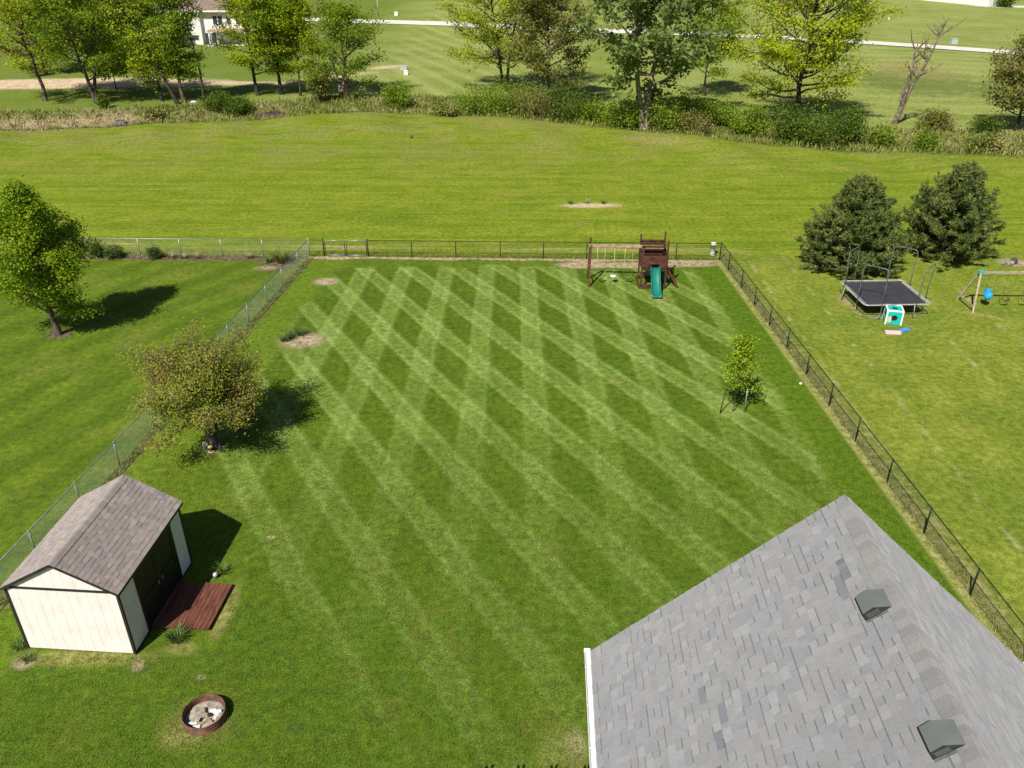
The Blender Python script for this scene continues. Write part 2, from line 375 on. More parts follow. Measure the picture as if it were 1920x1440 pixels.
lawn_sheet('right_lawn', [(xr(-12) - .5, -12), (75, -12), (75, 48)] + wobble_line((75, 48), (34, 55.5), .25, .5, rg) + wobble_line((34, 55.5), (14.0, 54.6), .2, .4, rg) + [(13.9, 53.9)], RIGHT_MAT, .004)

# ---------------------------------------------------------------- road
def strip_mesh(name, pts, wd, mat, z):
    P = [Vector((x, y, 0)) for x, y in pts]; mb = MB(); V = []; n = len(P)
    for i, p in enumerate(P):
        d = (P[min(i+1, n-1)] - P[max(i-1, 0)]).normalized(); s_ = Vector((-d.y, d.x, 0)) * wd / 2
        for q in (p - s_, p + s_): V.append((q.x, q.y, float(hz(q.x, q.y)) + z))
    mb.add(V, [(2*i, 2*i+1, 2*i+3, 2*i+2) for i in range(n-1)])
    return mb.build(name, mat)
def dense(pts, st_=4.0):
    out = []
    for (a, b_), (c_, d_) in zip(pts, pts[1:]):
        n = max(1, int(math.hypot(c_-a, d_-b_) / st_))
        out += [(a + (c_-a)*i/n, b_ + (d_-b_)*i/n) for i in range(n)]
    return out + [pts[-1]]
ROADP = [(-190, 238), (-130, 234), (-90, 231), (-51, 226.5), (-26, 221), (-13, 216.8), (11, 203), (28, 194.5), (44, 186), (58, 177.4), (70.5, 169.5), (83, 162.8), (92.4, 158.2), (130, 142), (190, 124)]
M_road = pmat('concrete_road', (.62, .59, .53), .9, .06, .4)
tag(strip_mesh('road', dense(ROADP), 7.0, M_road, .12), kind='structure')

# ---------------------------------------------------------------- chain-link fences
M_galv = pmat('galvanised_steel', (.36, .38, .385), .45, .10, 3.0, metal=.55)
M_black = pmat('black_vinyl', (.012, .013, .013), .5, .2, 3.0)
M_wire_g = pmat('galvanised_wire', (.27, .29, .29), .55, .08, 2.0, metal=.2)
M_wire_b = pmat('black_wire', (.014, .015, .015), .55, .1, 2.0)
def link_wire(L, h, z0=.04, pitch=.082, r=.0023, x0=0.0):
    """woven diagonals of a chain-link panel in its own (along, up) plane"""
    V = []; F = []; H_ = h - z0
    offs = [(r, 0), (-r*.5, r*.87), (-r*.5, -r*.87)]
    n = int((L + H_) / pitch)
    for sgn in (1, -1):
        for i in range(n + 1):
            a = -H_ + i * pitch
            s0, s1 = max(0.0, a), min(L, a + H_)
            if s1 - s0 < .01: continue
            zz0, zz1 = s0 - a, s1 - a
            if sgn < 0: zz0, zz1 = H_ - zz0, H_ - zz1
            b0 = len(V)
            for s_, z_ in ((s0, zz0), (s1, zz1)):
                for oy, oz in offs: V.append((x0 + s_ - sgn*oz*.7, oy, z0 + z_ + oz*.7))
            F += [(b0, b0+1, b0+4, b0+3), (b0+1, b0+2, b0+5, b0+4), (b0+2, b0, b0+3, b0+5)]
    return np_mesh('chain_link_mesh', V, F)
def fence(label, p, q, posts, mat, wmat, h=1.2, gaps=(), pr_=.028, cat='fence', rail_r=.021):
    p, q = Vector((*p, 0)), Vector((*q, 0)); d = q - p; L = d.length
    root = empty('chain_link_fence', p, math.atan2(d.y, d.x), label, cat)
    proto = None
    for s_, big in posts:
        mb = MB(); rr = pr_ * (1.35 if big else 1)
        mb.tube([(0,0,0), (0,0,h - (0 if not big else -.06))], rr, 8)
        mb.lathe([(rr*1.15, 0), (rr*1.1, .02), (rr*.6, .045), (0.001, .055)], 8, (0,0,h + (.06 if big else -.02)))
        mb.build('post', mat, root, True, (s_, 0, 0))
    spans = []; a = 0.0
    for g0, g1 in sorted(gaps): spans.append((a, g0)); a = g1
    spans.append((a, L))
    for a, b_ in spans:
        MB().tube([(a,0,h-.01), (b_,0,h-.01)], rail_r, 8).build('top_rail', mat, root, True)
        tag(link_mesh('chain_link_mesh', link_wire(b_ - a, h - .02, x0=a), wmat, root), kind='stuff')
        MB().tube([(a,.004,.06), (b_,.004,.06)], .004, 4).build('tension_wire', mat, root)
    return root
# left side boundary (galvanised)
pA, pB = (xl(54.6), 54.6), (xl(9.0), 9.0); LL = math.hypot(pA[0]-pB[0], pA[1]-pB[1]); kk = LL/(54.6-9.0)
fence('long silver chain-link fence running past the shed between the two lawns', pA, pB,
      [(.03, True)] + [((54.6 - y)*kk, False) for y in (52.1, 49.1, 46.3, 43.4, 40.6, 37.7, 34.9, 32.0, 28.9, 26.0, 23.1, 20.2, 17.3, 14.4, 11.5)], M_galv, M_wire_g)
# neighbour's rear run (galvanised)
fence('silver chain-link fence behind the mulch bed with small evergreen shrubs', (-14.34, 54.45), (-37.0, 55.0),
      [(s_, False) for s_ in (3.0, 5.9, 8.8, 11.7, 14.6, 17.5, 20.4)], M_galv, M_wire_g)
# rear run (black) with an opening for the double gate
q0, q1 = (-14.05, yb(-14.05)), (14.37, yb(14.37))
fence('black chain-link fence along the back of the striped yard behind the wooden playset', q0, q1,
      [(x + 14.05, x in (-13.08, -10.0, 14.33)) for x in (-13.08, -10.0, -6.95, -3.89, -.81, 2.18, 5.17, 8.33, 11.31, 14.33)], M_black, M_wire_b, gaps=[(.97, 4.05)], pr_=.032)
fence('black chain-link fence between the striped yard and the lawn with the trampoline', (14.37, 53.68), (xr(6.0), 6.0),
      [(53.68 - y, False) for y in (51.7, 48.7, 45.9, 43.0, 40.0, 37.0, 33.9, 30.8, 27.6, 24.4, 21.1, 17.9, 14.7, 11.5, 8.4)], M_black, M_wire_b, pr_=.032)
for xg, lab in ((-13.02, 'black gate leaf with pale top bar, hung beside the silver fence corner'), (-11.52, 'black gate leaf with pale top bar, hinged on the side towards the swings')):
    root = empty('gate_leaf', (xg, yb(xg), 0), math.atan2(-.027, 1), lab, 'gate', 'double gate in the black back fence')
    mb = MB(); W = 1.44
    mb.tube([(.04,0,.1), (.04,0,1.16)], .028, 8); mb.tube([(W-.02,0,.1), (W-.02,0,1.16)], .028, 8)
    mb.build('gate_stile', M_black, root, True)
    MB().tube([(.04,0,1.16), (W-.02,0,1.16)], .026, 8).build('top_bar', M_galv, root, True)
    MB().tube([(.04,0,.1), (W-.02,0,.1)], .026, 8).build('bottom_bar', M_galv, root, True)
    tag(link_mesh('chain_link_mesh', link_wire(W - .1, 1.14, .12, x0=.06), M_wire_b, root), kind='stuff')
    mb = MB(); mb.tube([(.0,0,.3), (.07,0,.3)], .03, 6); mb.tube([(0,0,.95), (.07,0,.95)], .03, 6); mb.build('hinge', M_black, root)

# white pedestal in the far corner
M_white = pmat('white_plastic', (.80, .79, .76), .5, .05, 4.0)
root = empty('utility_pedestal', (14.05, 54.75, 0), 0, 'short white post by the black fence corner behind the playset', 'post')
MB().lathe([(.17, 0), (.17, .72), (.19, .72), (.19, .86), (.15, .90), (.001, .91)], 12).build('body', M_white, root, True)
MB().box((0, -.185, .78), (.12, .02, .08)).build('name_plate', pmat('grey_plastic', (.3,.3,.3), .6), root)

# ---------------------------------------------------------------- shingles
def shingle_mat(name):
    m, t, b, o = new_mat(name)
    at = t.n('ShaderNodeVertexColor'); at.layer_name = 'tone'
    pos = t.n('ShaderNodeNewGeometry').outputs['Position']
    gr = t.noise(pos, 90.0, 2.0, .7); st_ = t.noise(pos, 1.3, 3.0, .6)
    c = t.mix(1.0, at.outputs[0], t.mix(t.mr(gr, .3, .7), (.70, .70, .71), (1.22, 1.22, 1.21)), 'MULTIPLY')
    c = t.mix(t.mr(st_, .38, .7, 0, .25), c, (.19, .19, .185))
    t.put(b.inputs['Base Color'], c); b.inputs['Roughness'].default_value = .92; b.inputs['Diffuse Roughness'].default_value = 1.0; b.inputs['Specular IOR Level'].default_value = .2
    t.put(b.inputs['Normal'], t.bump(gr, .5, .004)); return m
M_shingle = shingle_mat('asphalt_shingle')
def tab_geo(wd, dep, th):
    """one shingle tab: x along the course, y up the slope, z off the roof; its butt end is thick"""
    g_ = .004
    yb_ = dep * .80; zb = th * .48; zt = th * .35
    V = [(g_,0,0),(wd-g_,0,0),(wd-g_,dep,0),(g_,dep,0),(g_,0,th),(wd-g_,0,th),(wd-g_,yb_,zb),(g_,yb_,zb),(g_,yb_,zb),(wd-g_,yb_,zb),(wd-g_,dep,zt),(g_,dep,zt)]
    return V, [(4,5,6,7),(8,9,10,11),(0,1,5,4),(1,2,10,5),(3,0,4,11)]
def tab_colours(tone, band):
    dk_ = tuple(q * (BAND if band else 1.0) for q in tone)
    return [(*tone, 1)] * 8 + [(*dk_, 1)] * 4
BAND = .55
TABS = {}
def tab_mesh(wd, dep, th, tone, band):
    k = (round(wd,3), round(dep,3), round(th,4), tone, band)
    if k not in TABS:
        V, F = tab_geo(wd, dep, th); me = bpy.data.meshes.new('shingle'); me.from_pydata(V, [], F); me.materials.append(M_shingle)
        a = me.color_attributes.new('tone', 'FLOAT_COLOR', 'POINT'); a.data.foreach_set('color', [q for c4 in tab_colours(tone, band) for q in c4]); TABS[k] = me
    return TABS[k]
def lay_shingles(root, origin, u, v, L, S, expo, tones, pick, rng, n_single, widths=(.16, .2, .25, .31, .38), key=None, extra=None):
    """courses along u (length L), climbing along v (length S).  Nearest n_single become single parts, returns the rest"""
    from mathutils import Matrix
    u, v, origin = Vector(u).normalized(), Vector(v).normalized(), Vector(origin); nrm = u.cross(v)
    tabs = []; nc = int(round(S / expo)); e = S / nc
    for c_ in range(nc):
        s_ = -rng.random() * .2; raised = rng.random() < .5
        while s_ < L:
            wd = rng.choice(widths); a = max(0.0, s_); w_ = min(s_ + wd, L) - a
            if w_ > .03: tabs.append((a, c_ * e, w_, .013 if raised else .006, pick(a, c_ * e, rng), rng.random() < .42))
            s_ += wd; raised = not raised if rng.random() < .85 else raised
    P = lambda tb: origin + u*(tb[0] + tb[2]/2) + v*(tb[1] + e/2)
    if n_single: tabs.sort(key=lambda tb: key(P(tb)))
    M3 = Matrix((u, v, nrm)).transposed()
    for tb in tabs[:n_single]:
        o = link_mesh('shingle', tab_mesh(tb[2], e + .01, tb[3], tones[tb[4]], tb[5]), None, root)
        o.matrix_local = Matrix.Translation(origin + u*tb[0] + v*tb[1]) @ M3.to_4x4()
    rest = []
    for tb in tabs[n_single:]:
        V, F = tab_geo(tb[2], e + .01, tb[3])
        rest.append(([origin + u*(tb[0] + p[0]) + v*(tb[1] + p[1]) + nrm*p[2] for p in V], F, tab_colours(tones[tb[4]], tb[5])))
    return rest
def join_shingles(root, rest):
    V = []; F = []; C = []
    for v_, f_, tone in rest:
        b0 = len(V); V += [tuple(p) for p in v_]; F += [tuple(i + b0 for i in f) for f in f_]; C += [q for c4 in tone for q in c4]
    me = bpy.data.meshes.new('shingles'); me.from_pydata(V, [], F); me.materials.append(M_shingle)
    a = me.color_attributes.new('tone', 'FLOAT_COLOR', 'POINT'); a.data.foreach_set('color', C); me.update()
    return tag(link_mesh('shingles', me, None, root), kind='stuff')

# ---------------------------------------------------------------- the house (only its roof corner is in view)
ang = math.atan2(12.70 - 13.08, 11.12 - 1.74)
HW, EZ, RZ = 4.69, 6.0, 10.41; HL = 14.0
house = empty('house', (6.45, 12.89, 0), ang, 'house with pale grey shingled roof and white gutter, two box vents near its ridge', 'house')
# local frame: x across the ridge, y = -distance towards the drone; gable plane at y = 0
M_wallh = pmat('cream_siding', (.66, .63, .56), .8, .04, 3.0)
M_trim = pmat('white_trim', (.80, .79, .77), .5, .03, 3.0)
M_deckwood = pmat('roof_deck', (.20, .20, .20), .9)
rise = RZ - EZ; SL = math.hypot(HW, rise); nl_ = Vector((-rise, 0, HW)).normalized()
mb = MB(); iw = HW - .4
poly = [(-iw, 0), (iw, 0), (iw, EZ - .05), (0, RZ - .42), (-iw, EZ - .05)]
y0, y1 = -.35, -HL + .3
V = [(x, y0, z) for x, z in poly] + [(x, y1, z) for x, z in poly]
mb.add(V, [(0,1,2,3,4)[::-1], (5,6,7,8,9)] + [(i, (i+1)%5, 5+(i+1)%5, 5+i) for i in range(5)])
mb.build('wall', M_wallh, house)
for sx in (-1, 1):                                     # two roof slabs
    mb = MB(); th = .16
    e_, r_ = Vector((sx*HW, 0, EZ)), Vector((0, 0, RZ)); nn = Vector((sx*rise, 0, HW)).normalized() * -th
    V = [e_, r_, r_ + nn, e_ + nn]; V2 = [p + Vector((0, -HL, 0)) for p in V]
    F = [(0,1,2,3), (7,6,5,4), (0,4,5,1), (2,6,7,3), (3,7,4,0)]
    if sx > 0: F = [f[::-1] for f in F]
    mb.add(V + V2, F); mb.build('roof_slab', M_deckwood, house)
    # fascia board and rake trim
    MB().beam((sx*(HW+.012), -.02, EZ-.10), (sx*(HW+.012), -HL, EZ-.10), .02, .18).build('fascia', M_trim, house)
    MB().beam((sx*(HW-.02), -.014, EZ-.20), (0, -.014, RZ-.22), .022, .17).build('rake_board', M_trim, house)
    # gutter: open trough
    gx = sx*(HW + .03); mb = MB()
    prof = [(0, -.02), (0, -.12), (.09*sx, -.125), (.125*sx, -.06), (.13*sx, -.01), (.122*sx, -.01), (.115*sx, -.06), (.085*sx, -.112), (.008*sx, -.108), (.008*sx, -.02)]
    V = []; n = len(prof)
    for yy in (.03, -HL): V += [(gx + a, yy, EZ + z + .015) for a, z in prof]
    F = [(i, (i+1)%n, n+(i+1)%n, n+i) for i in range(n)] + [tuple(range(n)), tuple(range(n, 2*n))[::-1]]
    if sx < 0: F = [f[::-1] for f in F]
    gt = mb.add(V, F).build('gutter', M_trim, house)
    for k_ in range(14): MB().beam((gx, -.5 - k_*1.0, EZ + .002), (gx + sx*.128, -.5 - k_*1.0, EZ + .002), .025, .006).build('hanger', M_trim, gt)
    MB().box((gx + sx*.065, .036, EZ - .05), (.14, .008, .12)).build('end_cap', M_trim, gt)
HT = [tuple(.51*q*s_ for q, s_ in zip(w_, (.985, 1.0, 1.04))) for w_ in [(.385,.385,.395), (.355,.355,.365), (.415,.415,.42), (.37,.365,.37), (.40,.395,.395), (.345,.345,.358), (.435,.435,.435), (.378,.374,.368), (.20,.21,.245), (.255,.265,.295)]]
def hp(a, s_, rng):
    # a: distance from the gable end, s_: up the slope; a few blue-grey shingles sit in runs
    for cx_, cy_, rr in ((1.55, 5.72, .09), (1.75, 5.55, .09), (2.1, 5.55, .09), (3.15, 2.75, .1), (3.5, 2.65, .1), (4.25, 2.5, .1), (2.5, 2.5, .08)):
        if abs(a - cx_) < rr + .08 and abs(s_ - cy_) < rr: return rng.choice((8, 9, 9))
    return rng.choice((0,0,0,1,1,2,3,3,4,4,5,6,7))
rs = random.Random(11); expo = SL / 39.0
campos = house.matrix_world
inv_cam = Vector((-6.45, -12.89, 20.0)); inv_cam.rotate(__import__('mathutils').Euler((0,0,-ang)))
rest = lay_shingles(house, (-HW - .03, 0, EZ - .03*rise/HW), (0, -1, 0), (HW, 0, rise), HL, SL, expo, HT, hp, rs, 300, widths=(.11, .14, .18, .22, .27), key=lambda p: (p - inv_cam).length if p.y > -7.2 else 99)
# note: u x v must point off the roof
# right slope
rest += lay_shingles(house, (HW + .03, -HL, EZ - .03*rise/HW), (0, 1, 0), (-HW, 0, rise), HL, SL, expo, HT, lambda a, s_, r_: r_.choice((0,1,2,3,4,5,6,7)), rs, 0)
join_shingles(house, rest)
# ridge caps, bent over the ridge, each lapping the next
def cap_mesh(half, pitch, ln, th, tone, name='ridge_cap'):
    prof = []
    for i in range(9):
        f = (i - 4) / 4.0; x = f * half
        z = -abs(x) * math.tan(pitch) if abs(f) > .35 else -.35*half*math.tan(pitch) + (1 - (f/.35)**2) * .35*half*math.tan(pitch)*.62
        prof.append((x, z))
    V = []
    for yy, lift in ((0, th*1.9), (-ln, th*.6)):
        V += [(x, yy, z + lift) for x, z in prof]
    V += [(x, 0, z) for x, z in prof]
    F = [(i, 9+i, 10+i, i+1) for i in range(8)] + [(18+i, i, i+1, 19+i) for i in range(8)]
    me = bpy.data.meshes.new(name); me.from_pydata(V, [], F); me.materials.append(M_shingle)
    a = me.color_attributes.new('tone', 'FLOAT_COLOR', 'POINT'); a.data.foreach_set('color', list((*tone, 1)) * len(V)); me.update(); return me
caps = [cap_mesh(.19, math.atan2(rise, HW), .26, .011, tn) for tn in ((.18,.178,.177), (.167,.167,.171), (.194,.192,.19), (.158,.158,.163))]
n_cap = int(HL / .172)
for i in range(n_cap):
    link_mesh('ridge_cap', caps[rs.randrange(4)], None, house, (0, -HL + .24 + i*(HL - .25)/n_cap, RZ + .014))
M_vent = pmat('vent_metal', (.130, .142, .135), .42, .05, 2.0, spec=.45); M_ventin = pmat('vent_dark', (.035, .036, .032), .7)
def roof_vent(dist_y, up, lab):
    """slant-back box vent on the left slope; local: x down-slope"""
    sl = math.atan2(rise, HW)
    base = Vector((-HW, 0, EZ)) + Vector((HW, 0, rise)).normalized() * up + Vector((0, -dist_y, 0)) + nl_ * .014
    r_ = bpy.data.objects.new('roof_vent', None); COL.objects.link(r_); r_.parent = house; r_.location = base; r_.rotation_euler = (0, -sl, 0)
    r_['label'] = lab
    W = .20; D = .22       # half width, half depth (x = up the slope)
    hood = [(-D, .19), (-.02, .21), (D, .035)]          # x, z profile of the lid
    V = []; 
    for yy in (-W, W): V += [(x, yy, z) for x, z in hood] + [(x, yy, z - .014) for x, z in hood]
    F = [(0,1,7,6), (1,2,8,7), (4,3,9,10), (5,4,10,11), (3,0,6,9), (2,5,11,8), (0,3,4,1), (1,4,5,2), (6,7,10,9), (7,8,11,10)]
    MB().add(V, F).build('hood', M_vent, r_)
    mb = MB(); V = []
    for yy in (-W+.006, W-.006): V += [(-D-.055, yy, 0), (-D-.004, yy, .174), (-.02, yy, .194), (D-.02, yy, .02), (D-.02, yy, 0)]
    mb.add(V, [(0,1,2,3,4), (9,8,7,6,5)] + [(i, i+5, (i+1)%5+5, (i+1)%5) for i in range(5)]); mb.build('screen_box', M_ventin, r_)
    MB().box((-.06, 0, -.004), (.40, .46, .02)).build('flashing', pmat('vent_flashing', (.12,.13,.125), .7), r_)
    for yy in (-W - .001, W + .001):
        for z_ in (.05, .085, .12): MB().beam((-D + .02, yy, z_), (.02, yy, z_), .006, .008).build('louvre', M_vent, r_)
    return r_
roof_vent(2.74, 6.07, 'box vent further along the ridge, near the gable end'); roof_vent(5.36, 6.12, 'box vent further from the gable end')

# ---------------------------------------------------------------- shed
SA = math.atan2(22.87 - 18.61, -11.53 + 11.84) - math.pi/2
shed = empty('garden_shed', (-13.6, 18.63, 0), SA, 'cream garden shed with brown shingled gable roof and black double doors', 'shed')
SW, SLn, SE, SR = 1.75, 4.27, 2.60, 3.60       # half width, length, wall height, ridge
M_side = pmat('cream_paint', (.72, .68, .645), .7, .05, 1.6, bump=.08); M_dark = pmat('dark_brown_trim', (.030, .026, .026), .55, .2, 4.0)
M_core = pmat('shed_core', (.5, .47, .42), .9); M_doorp = pmat('black_paint', (.013, .013, .012), .5, .2, 5.0)
mb = MB(); V = []
pf = [(-SW+.02, 0.03), (SW-.02, .03), (SW-.02, SE), (0, SR-.1), (-SW+.02, SE)]
for yy in (.02, SLn-.02): V += [(x, yy, z) for x, z in pf]
mb.add(V, [(0,1,2,3,4), (9,8,7,6,5)] + [(i, i+5, (i+1)%5+5, (i+1)%5) for i in range(5)]); mb.build('wall', M_core, shed)
def board(x0, x1, z0, z1t, yy, dirn):      # gable boards: x0..x1, top given by z1t(x)
    V = [(x0, yy, z0), (x1, yy, z0), (x1, yy, z1t(x1)), (x0, yy, z1t(x0))]
    V += [(x, yy + dirn*.02, z) for x, _, z in V]
    return V, [(0,1,2,3), (7,6,5,4), (0,4,5,1), (1,5,6,2), (2,6,7,3), (3,7,4,0)]
nb = 11; bw = 2*SW/nb
for yy, dirn in ((.0, 1), (SLn, -1)):
    for i in range(nb):
        a, b_ = -SW + .02 + i*(2*SW-.04)/nb + .003, -SW + .02 + (i+1)*(2*SW-.04)/nb - .003
        V, F = board(a, b_, .05, lambda x: SE - .02, yy, dirn); MB().add(V, F).build('siding_board', M_side, shed)
        V, F = board(a, b_, SE + .03, lambda x: SR - .07 - abs(x)*(SR-SE)/SW + .0 if (SR - .07 - abs(x)*(SR-SE)/SW) > SE + .035 else SE + .035, yy - dirn*.004, dirn); MB().add(V, F).build('gable_board', M_side, shed)
DY0, DY1, DZ = .98, 3.44, 2.38
M_sidew = M_side
for sx in (-1, 1):
    n = 14; bw = SLn / n; i = 0
    ys_ = list(np.arange(0.02, SLn - .1, .305)) + [SLn - .02]
    if sx > 0: ys_ = sorted(set([round(y, 3) for y in ys_ if abs(y-DY0) > .1 and abs(y-DY1) > .1] + [DY0, DY1]))
    for a, b_ in zip(ys_, ys_[1:]):
        z0 = .05
        if sx > 0 and a >= DY0 - .01 and b_ <= DY1 + .01: z0 = DZ
        MB().box((sx*(SW - .01), (a+b_)/2, (z0 + SE)/2), (.02, b_ - a - .008, SE - z0)).build('siding_board', M_side, shed)
# trims
tr = [((-SW, -.012, SE), (SW, -.012, SE), .024, .085)]
MB().beam((-SW-.01, -.014, SE), (SW+.01, -.014, SE), .022, .085).build('gable_trim', M_dark, shed)
for cx_ in (-SW, SW):
    for cy_ in (0, SLn):
        MB().box((cx_, cy_, SE/2 + .02), (.075, .075, SE - .06)).build('corner_trim', M_dark, shed)
for sx in (-1, 1):
    MB().box((sx*(SW + .016), SLn/2, .035), (.02, SLn - .09, .07)).build('base_trim', M_dark, shed)
for k_ in (0, 1):                                    # double doors
    a = DY0 + .03 + k_*(DY1-DY0-.06)/2; b_ = a + (DY1-DY0-.06)/2 - .012
    dr = MB().box((SW - .012, (a+b_)/2, DZ/2 + .02), (.03, b_-a, DZ - .06)).build('door', M_doorp, shed)
    mb = MB(); xx = SW + .012
    for y_ in (a + .05, b_ - .05): mb.box((xx, y_, DZ/2 + .02), (.018, .1, DZ - .06))
    for z_ in (.10, DZ/2, DZ - .07): mb.box((xx + .002, (a+b_)/2, z_), (.018, b_-a-.2, .12))
    mb.build('door_frame', M_doorp, dr)
    MB().box((SW + .035, a + .12 if k_ else b_ - .12, 1.1), (.03, .03, .16)).build('handle', M_galv, dr)
for y_ in (DY0 - .03, DY1 + .03): MB().box((SW + .012, y_, DZ/2), (.03, .07, DZ + .08)).build('door_trim', M_dark, shed)
MB().box((SW + .016, (DY0+DY1)/2, DZ + .02), (.03, DY1-DY0+.2, .05)).build('door_trim', M_dark, shed)
# roof
srise = (SR - SE); OV = .08; OY0, OY1 = -.09, SLn + .2
for sx in (-1, 1):
    th = .07; e_ = Vector((sx*(SW+OV), OY0, SE + .02 - OV*srise/SW + .03)); r_ = Vector((0, OY0, SR + .05)); nn = Vector((0, 0, -th))
    V = [e_, r_, r_ + nn, e_ + nn]; V2 = [p + Vector((0, OY1-OY0, 0)) for p in V]
    F = [(0,3,2,1), (4,5,6,7), (0,1,5,4), (2,3,7,6), (3,0,4,7)]
    if sx < 0: F = [f[::-1] for f in F]
    MB().add(V + V2, F).build('roof_slab', M_dark, shed)
    MB().beam(e_ + Vector((sx*.008, 0, -.05)), e_ + Vector((sx*.008, OY1-OY0, -.05)), .016, .1).build('fascia', M_dark, shed)
    MB().beam(e_ + Vector((0, -.01, -.035)), r_ + Vector((0, -.01, -.035)), .02, .085).build('rake_trim', M_dark, shed)
ST = [tuple(1.28*q for q in w_) for w_ in [(.205,.174,.162), (.192,.160,.150), (.225,.192,.180), (.178,.150,.141), (.212,.182,.174), (.238,.204,.19), (.195,.168,.162)]]
slen = math.hypot(SW+OV, srise + .03*0 + OV*srise/SW)
sv = Vector((-(SW+OV), 0, srise + OV*srise/SW)).normalized()
rest = lay_shingles(shed, (SW+OV+.015, OY0-.01, SE + .05 - OV*srise/SW + .0), (0, 1, 0), sv, OY1-OY0+.02, slen, slen/13, ST, lambda a, s_, r_: r_.randrange(7), rs, 300, widths=(.13, .16, .20, .25), key=lambda p: -p.x)
rest += lay_shingles(shed, (-SW-OV-.015, OY1+.01, SE + .05 - OV*srise/SW), (0, -1, 0), (-sv.x, 0, sv.z), OY1-OY0+.02, slen, slen/13, ST, lambda a, s_, r_: r_.randrange(7), rs, 0, widths=(.13, .16, .20, .25))
join_shingles(shed, rest)
caps = [cap_mesh(.17, math.atan2(srise, SW), .25, .010, tn) for tn in ((.25,.215,.20), (.225,.195,.18), (.27,.235,.22))]
nc_ = int((OY1-OY0)/.17)
for i in range(nc_): link_mesh('ridge_cap', caps[rs.randrange(3)], None, shed, (0, OY0 + .22 + i*(OY1-OY0-.2)/nc_, SR + .068))

# wooden step deck at the doors
M_deck = pmat('red_brown_stain', (.160, .058, .036), .7, .28, 3.0, bump=.15, stretch=(6, .6, 1))
deck = empty('wooden_deck', (-11.75, 20.62, 0), SA, 'low red-brown board deck in front of the black shed doors', 'deck')
nbd = 13; DWd = 1.92; DL = 2.1
for i in range(nbd):
    x = .08 + (i + .5) * DWd / nbd
    MB().box((x, (rs.random()-.5)*.03, .135), (DWd/nbd - .012, DL, .035)).build('deck_board', M_deck, deck)
for y_ in (-DL/2 + .12, 0, DL/2 - .12): MB().box((DWd/2 + .08, y_, .055), (DWd - .04, .09, .11)).build('joist', M_deck, deck)

# ---------------------------------------------------------------- fire ring
M_rust = pmat('rusty_steel', (.145, .066, .042), .75, .35, 5.0, bump=.15, col2=(.060, .032, .024))
ring = empty('fire_ring', (-8.87, 16.10, 0), 0, 'round rusty corrugated steel fire ring full of ash in the lawn', 'fire ring')
prof = [(.585, 0), (.60, .02)] + [(.60 + .014*math.cos(k_*math.pi/3), .03 + k_*.27/18) for k_ in range(19)] + [(.605, .315), (.595, .325), (.575, .318)]
prof += [(.578 + .012*math.cos(k_*math.pi/3), .30 - k_*.27/18) for k_ in range(19)] + [(.57, 0)]
MB().lathe(prof, 40).build('ring_wall', M_rust, ring, True)
rf = random.Random(3)
M_ash = pmat('wood_ash', (.34, .31, .25), .95, .3, 7.0, bump=.6, col2=(.17, .15, .11))
mb = MB(); V = []; F = []; n = 26
for k_ in range(6):
    for j in range(n): r_ = .56 * k_/5; V.append((r_*math.cos(j*2*math.pi/n), r_*math.sin(j*2*math.pi/n), .10 + .035*rf.random() - .03*(k_/5)**2))
F = [(k_*n+j, (k_+1)*n+j, (k_+1)*n+(j+1)%n, k_*n+(j+1)%n) for k_ in range(5) for j in range(n)]
mb.add(V, F).build('ash_bed', M_ash, ring, True)
def chunk(lab, name, cat, loc, ln, r_, rz, tilt, mat):
    n = 7; mb = MB(); V = []; q = 5
    for i in range(q):
        for j in range(n):
            a = 2*math.pi*j/n; rr = r_ * (.75 + .5*rf.random()) * (.8 if i in (0, q-1) else 1)
            V.append((ln*(i/(q-1) - .5) + .015*rf.random(), rr*math.cos(a), rr*math.sin(a)*.75))
    F = [(i*n+j, i*n+(j+1)%n, (i+1)*n+(j+1)%n, (i+1)*n+j) for i in range(q-1) for j in range(n)] + [tuple(range(n))[::-1], tuple((q-1)*n+j for j in range(n))]
    o = mb.add(V, F).build(name, mat, None, False, loc); o.rotation_euler = (rf.random(), tilt, rz); return tag(o, lab, cat, 'pieces lying in the fire ring')
M_char = pmat('charred_wood', (.030, .026, .022), .9, .3, 8.0); M_white_ash = pmat('white_ash', (.74, .70, .66), .9, .15, 6.0, bump=.4); M_tanw = pmat('dry_wood', (.36, .265, .155), .85, .25, 6.0, bump=.2)
FR = (-8.87, 16.10)
FL = iter(['white burnt lump nearest the shed side of the fire ring wall', 'larger white burnt lump against the outer wall of the fire ring', 'long white burnt slab beside the charred knot in the fire ring', 'white burnt lump standing on end against the ring wall', 'small white lump beside the long white slab in the fire ring',
 'longest tan firewood split lying across the ash in the fire ring', 'curved tan firewood piece below the charred knot in the fire ring', 'short tan firewood piece next to the curved one in the fire ring',
 'charred black stick lying over the long tan split', 'charred black knot at the middle of the fire ring ash', 'short charred stick between the white lumps in the ash'])
for dx, dy, ln, r_, rz, m_ in ((-.28,-.28,.26,.05,.3,0), (-.12,-.40,.22,.06,.1,0), (.30,.12,.28,.06,.2,0), (.36,-.02,.22,.05,1.2,0), (.16,.18,.2,.04,.5,0), (.02,.08,.36,.04,-.9,1), (.10,-.22,.24,.04,.7,1), (.2,-.18,.2,.035,-.4,1), (-.02,.16,.22,.03,-1.1,2), (.14,-.02,.12,.05,.4,2), (-.06,-.18,.14,.03,1.4,2)):
    chunk(next(FL), 'burnt_lump' if m_ != 1 else 'firewood', 'firewood', (FR[0]+dx, FR[1]+dy, .135 + .02*m_), ln, r_, rz, .15*(rf.random()-.5), (M_white_ash, M_tanw, M_char)[m_])

